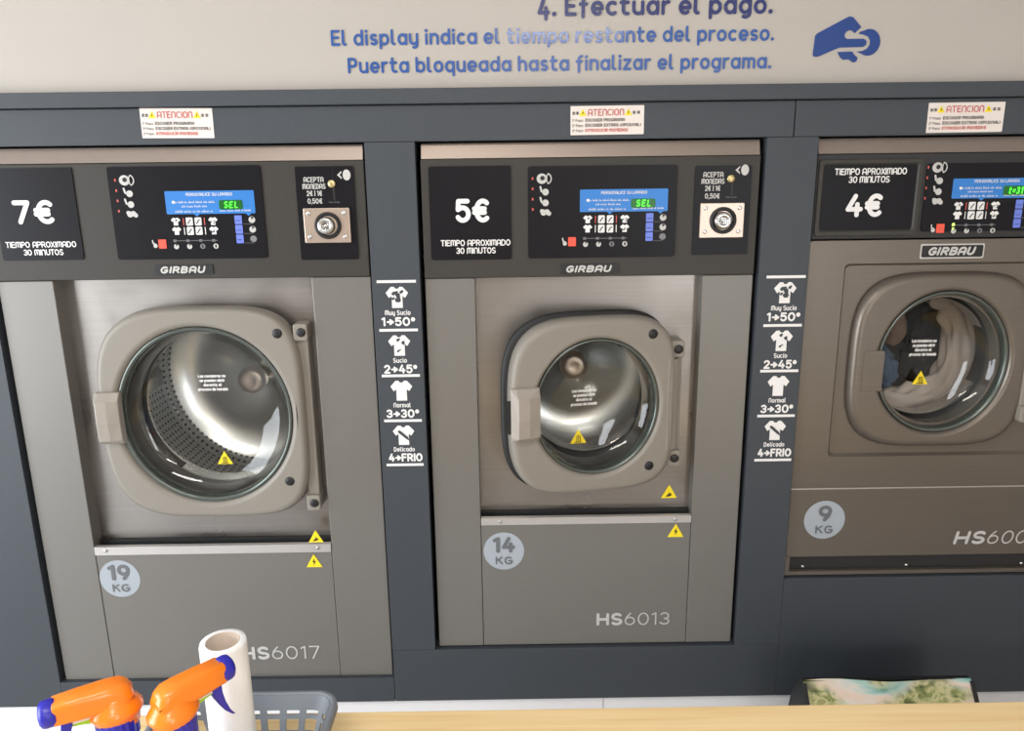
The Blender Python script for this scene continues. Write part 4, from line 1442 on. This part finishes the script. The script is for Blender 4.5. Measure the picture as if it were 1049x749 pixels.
# ------------------------------------------------------------------ basket
def basket():
    x0, x1, y0, y1 = -.497, -.262, -.752, -.592
    zb, zt = TZ, TZ + .076
    t = thing('basket', 'grey slotted plastic basket on the table behind the spray bottles', 'basket', ((x0 + x1) / 2, (y0 + y1) / 2, zb))
    n = 30                                  # points per rounded rectangle are 4*(n+1)

    def per(k, r):
        """perimeter points at inset k, evenly spaced"""
        a0, a1, b0, b1 = x0 + k, x1 - k, y0 + k, y1 - k
        ring = rrect(a0, a1, b0, b1, r, 8)
        ring.append(ring[0])
        L = [0]
        for p, q in zip(ring, ring[1:]):
            L.append(L[-1] + sqrt((p[0] - q[0]) ** 2 + (p[1] - q[1]) ** 2))
        N = 144
        out = []
        j = 0
        for i in range(N):
            d = L[-1] * i / N
            while L[j + 1] < d:
                j += 1
            f = (d - L[j]) / max(1e-9, L[j + 1] - L[j])
            out.append((ring[j][0] + f * (ring[j + 1][0] - ring[j][0]), ring[j][1] + f * (ring[j + 1][1] - ring[j][1])))
        return out
    hs = [0, .006, .022, .027, .043, .049, .055, .064, .076]
    holes = {1, 3, 5}
    mb = MB()
    rows = []
    for h in hs:
        k = .022 * (1 - h / .076)
        rows.append([(a, b, zb + .0015 + h) for a, b in per(k, .026)])
    N = len(rows[0])
    i0 = len(mb.v)
    for r in rows:
        mb.v += r
    for a in range(len(rows) - 1):
        for k in range(N):
            if a in holes and k % 6 in (0, 1, 2, 3) :
                continue
            k2 = (k + 1) % N
            mb.f.append((i0 + a * N + k, i0 + a * N + k2, i0 + (a + 1) * N + k2, i0 + (a + 1) * N + k))
            mb.m.append(0)
            mb.s.append(False)
    # floor of the basket
    mb.f.append(tuple(i0 + k for k in range(N)))
    mb.m.append(0)
    mb.s.append(False)
    # rolled rim
    top = rows[-1]
    out1 = [(a, b, zb + .0775) for a, b in per(-.007, .030)]
    out2 = [(a, b, zb + .0675) for a, b in per(-.0085, .031)]
    mb.loft([top, out1, out2], 0, True)
    mb.build('basket_body', 'basket', t, solid=.0026)
    return t


basket()

# ------------------------------------------------------------------ printed bag by the wall
t = thing('shopping_bag', 'black sided shopping bag with a landscape print standing behind the table', 'bag', (.80, -.14, 0))
xa, xb = .620, .978
ridge = .506
secs = []
for z, ya, yb_ in ((0.0, -.30, -.03), (.10, -.30, -.03), (.30, -.262, -.055), (.44, -.196, -.092), (ridge - .004, -.150, -.130), (ridge, -.146, -.134)):
    secs.append((z, ya, yb_))
mb = MB()
N = 24
for (za, fa, ba), (zc, fc, bc) in zip(secs, secs[1:]):
    for k in range(N):
        u0, u1 = k / N, (k + 1) / N

        def pf(u, z, f):
            return (xa + (xb - xa) * u, f + .004 * sin(9 * u + 14 * z), z + (.004 * sin(7 * u) if z > .4 else 0))
        mb.face([pf(u0, za, fa), pf(u1, za, fa), pf(u1, zc, fc), pf(u0, zc, fc)], 0, True)
mb.build('printed_front', 'bag_print', t)
mb = MB()
for (za, fa, ba), (zc, fc, bc) in zip(secs, secs[1:]):
    for xs, sg in ((xa, -1), (xb, 1)):
        w0 = .0
        mid0, mid1 = (fa + ba) / 2, (fc + bc) / 2
        g0 = sg * .010 * (1 - za / ridge)
        g1 = sg * .010 * (1 - zc / ridge)
        mb.face([(xs, fa, za), (xs + g0, mid0, za), (xs + g1, mid1, zc), (xs, fc, zc)])
        mb.face([(xs + g0, mid0, za), (xs, ba, za), (xs, bc, zc), (xs + g1, mid1, zc)])
    mb.face([(xa, ba, za), (xb, ba, za), (xb, bc, zc), (xa, bc, zc)])
mb.face([(xa, -.30, 0), (xb, -.30, 0), (xb, -.03, 0), (xa, -.03, 0)])
mb.face([(xa, -.146, ridge), (xb, -.146, ridge), (xb, -.134, ridge), (xa, -.134, ridge)])
# dark edging down the front corners and the grip hole
for xs in (xa, xb):
    for (za, fa, ba), (zc, fc, bc) in zip(secs, secs[1:]):
        mb.face([(xs - .005, fa - .0065, za), (xs + .005, fa - .0065, za), (xs + .005, fc - .0065, zc), (xs - .005, fc - .0065, zc)])
mb.build('bag_body', 'bag_black', t, recalc=False)
mb = MB()
mb.plate(rrect(.775, .835, .405, .434, .013), -.228, -.190)
mb.build('grip_hole', 'black', t)
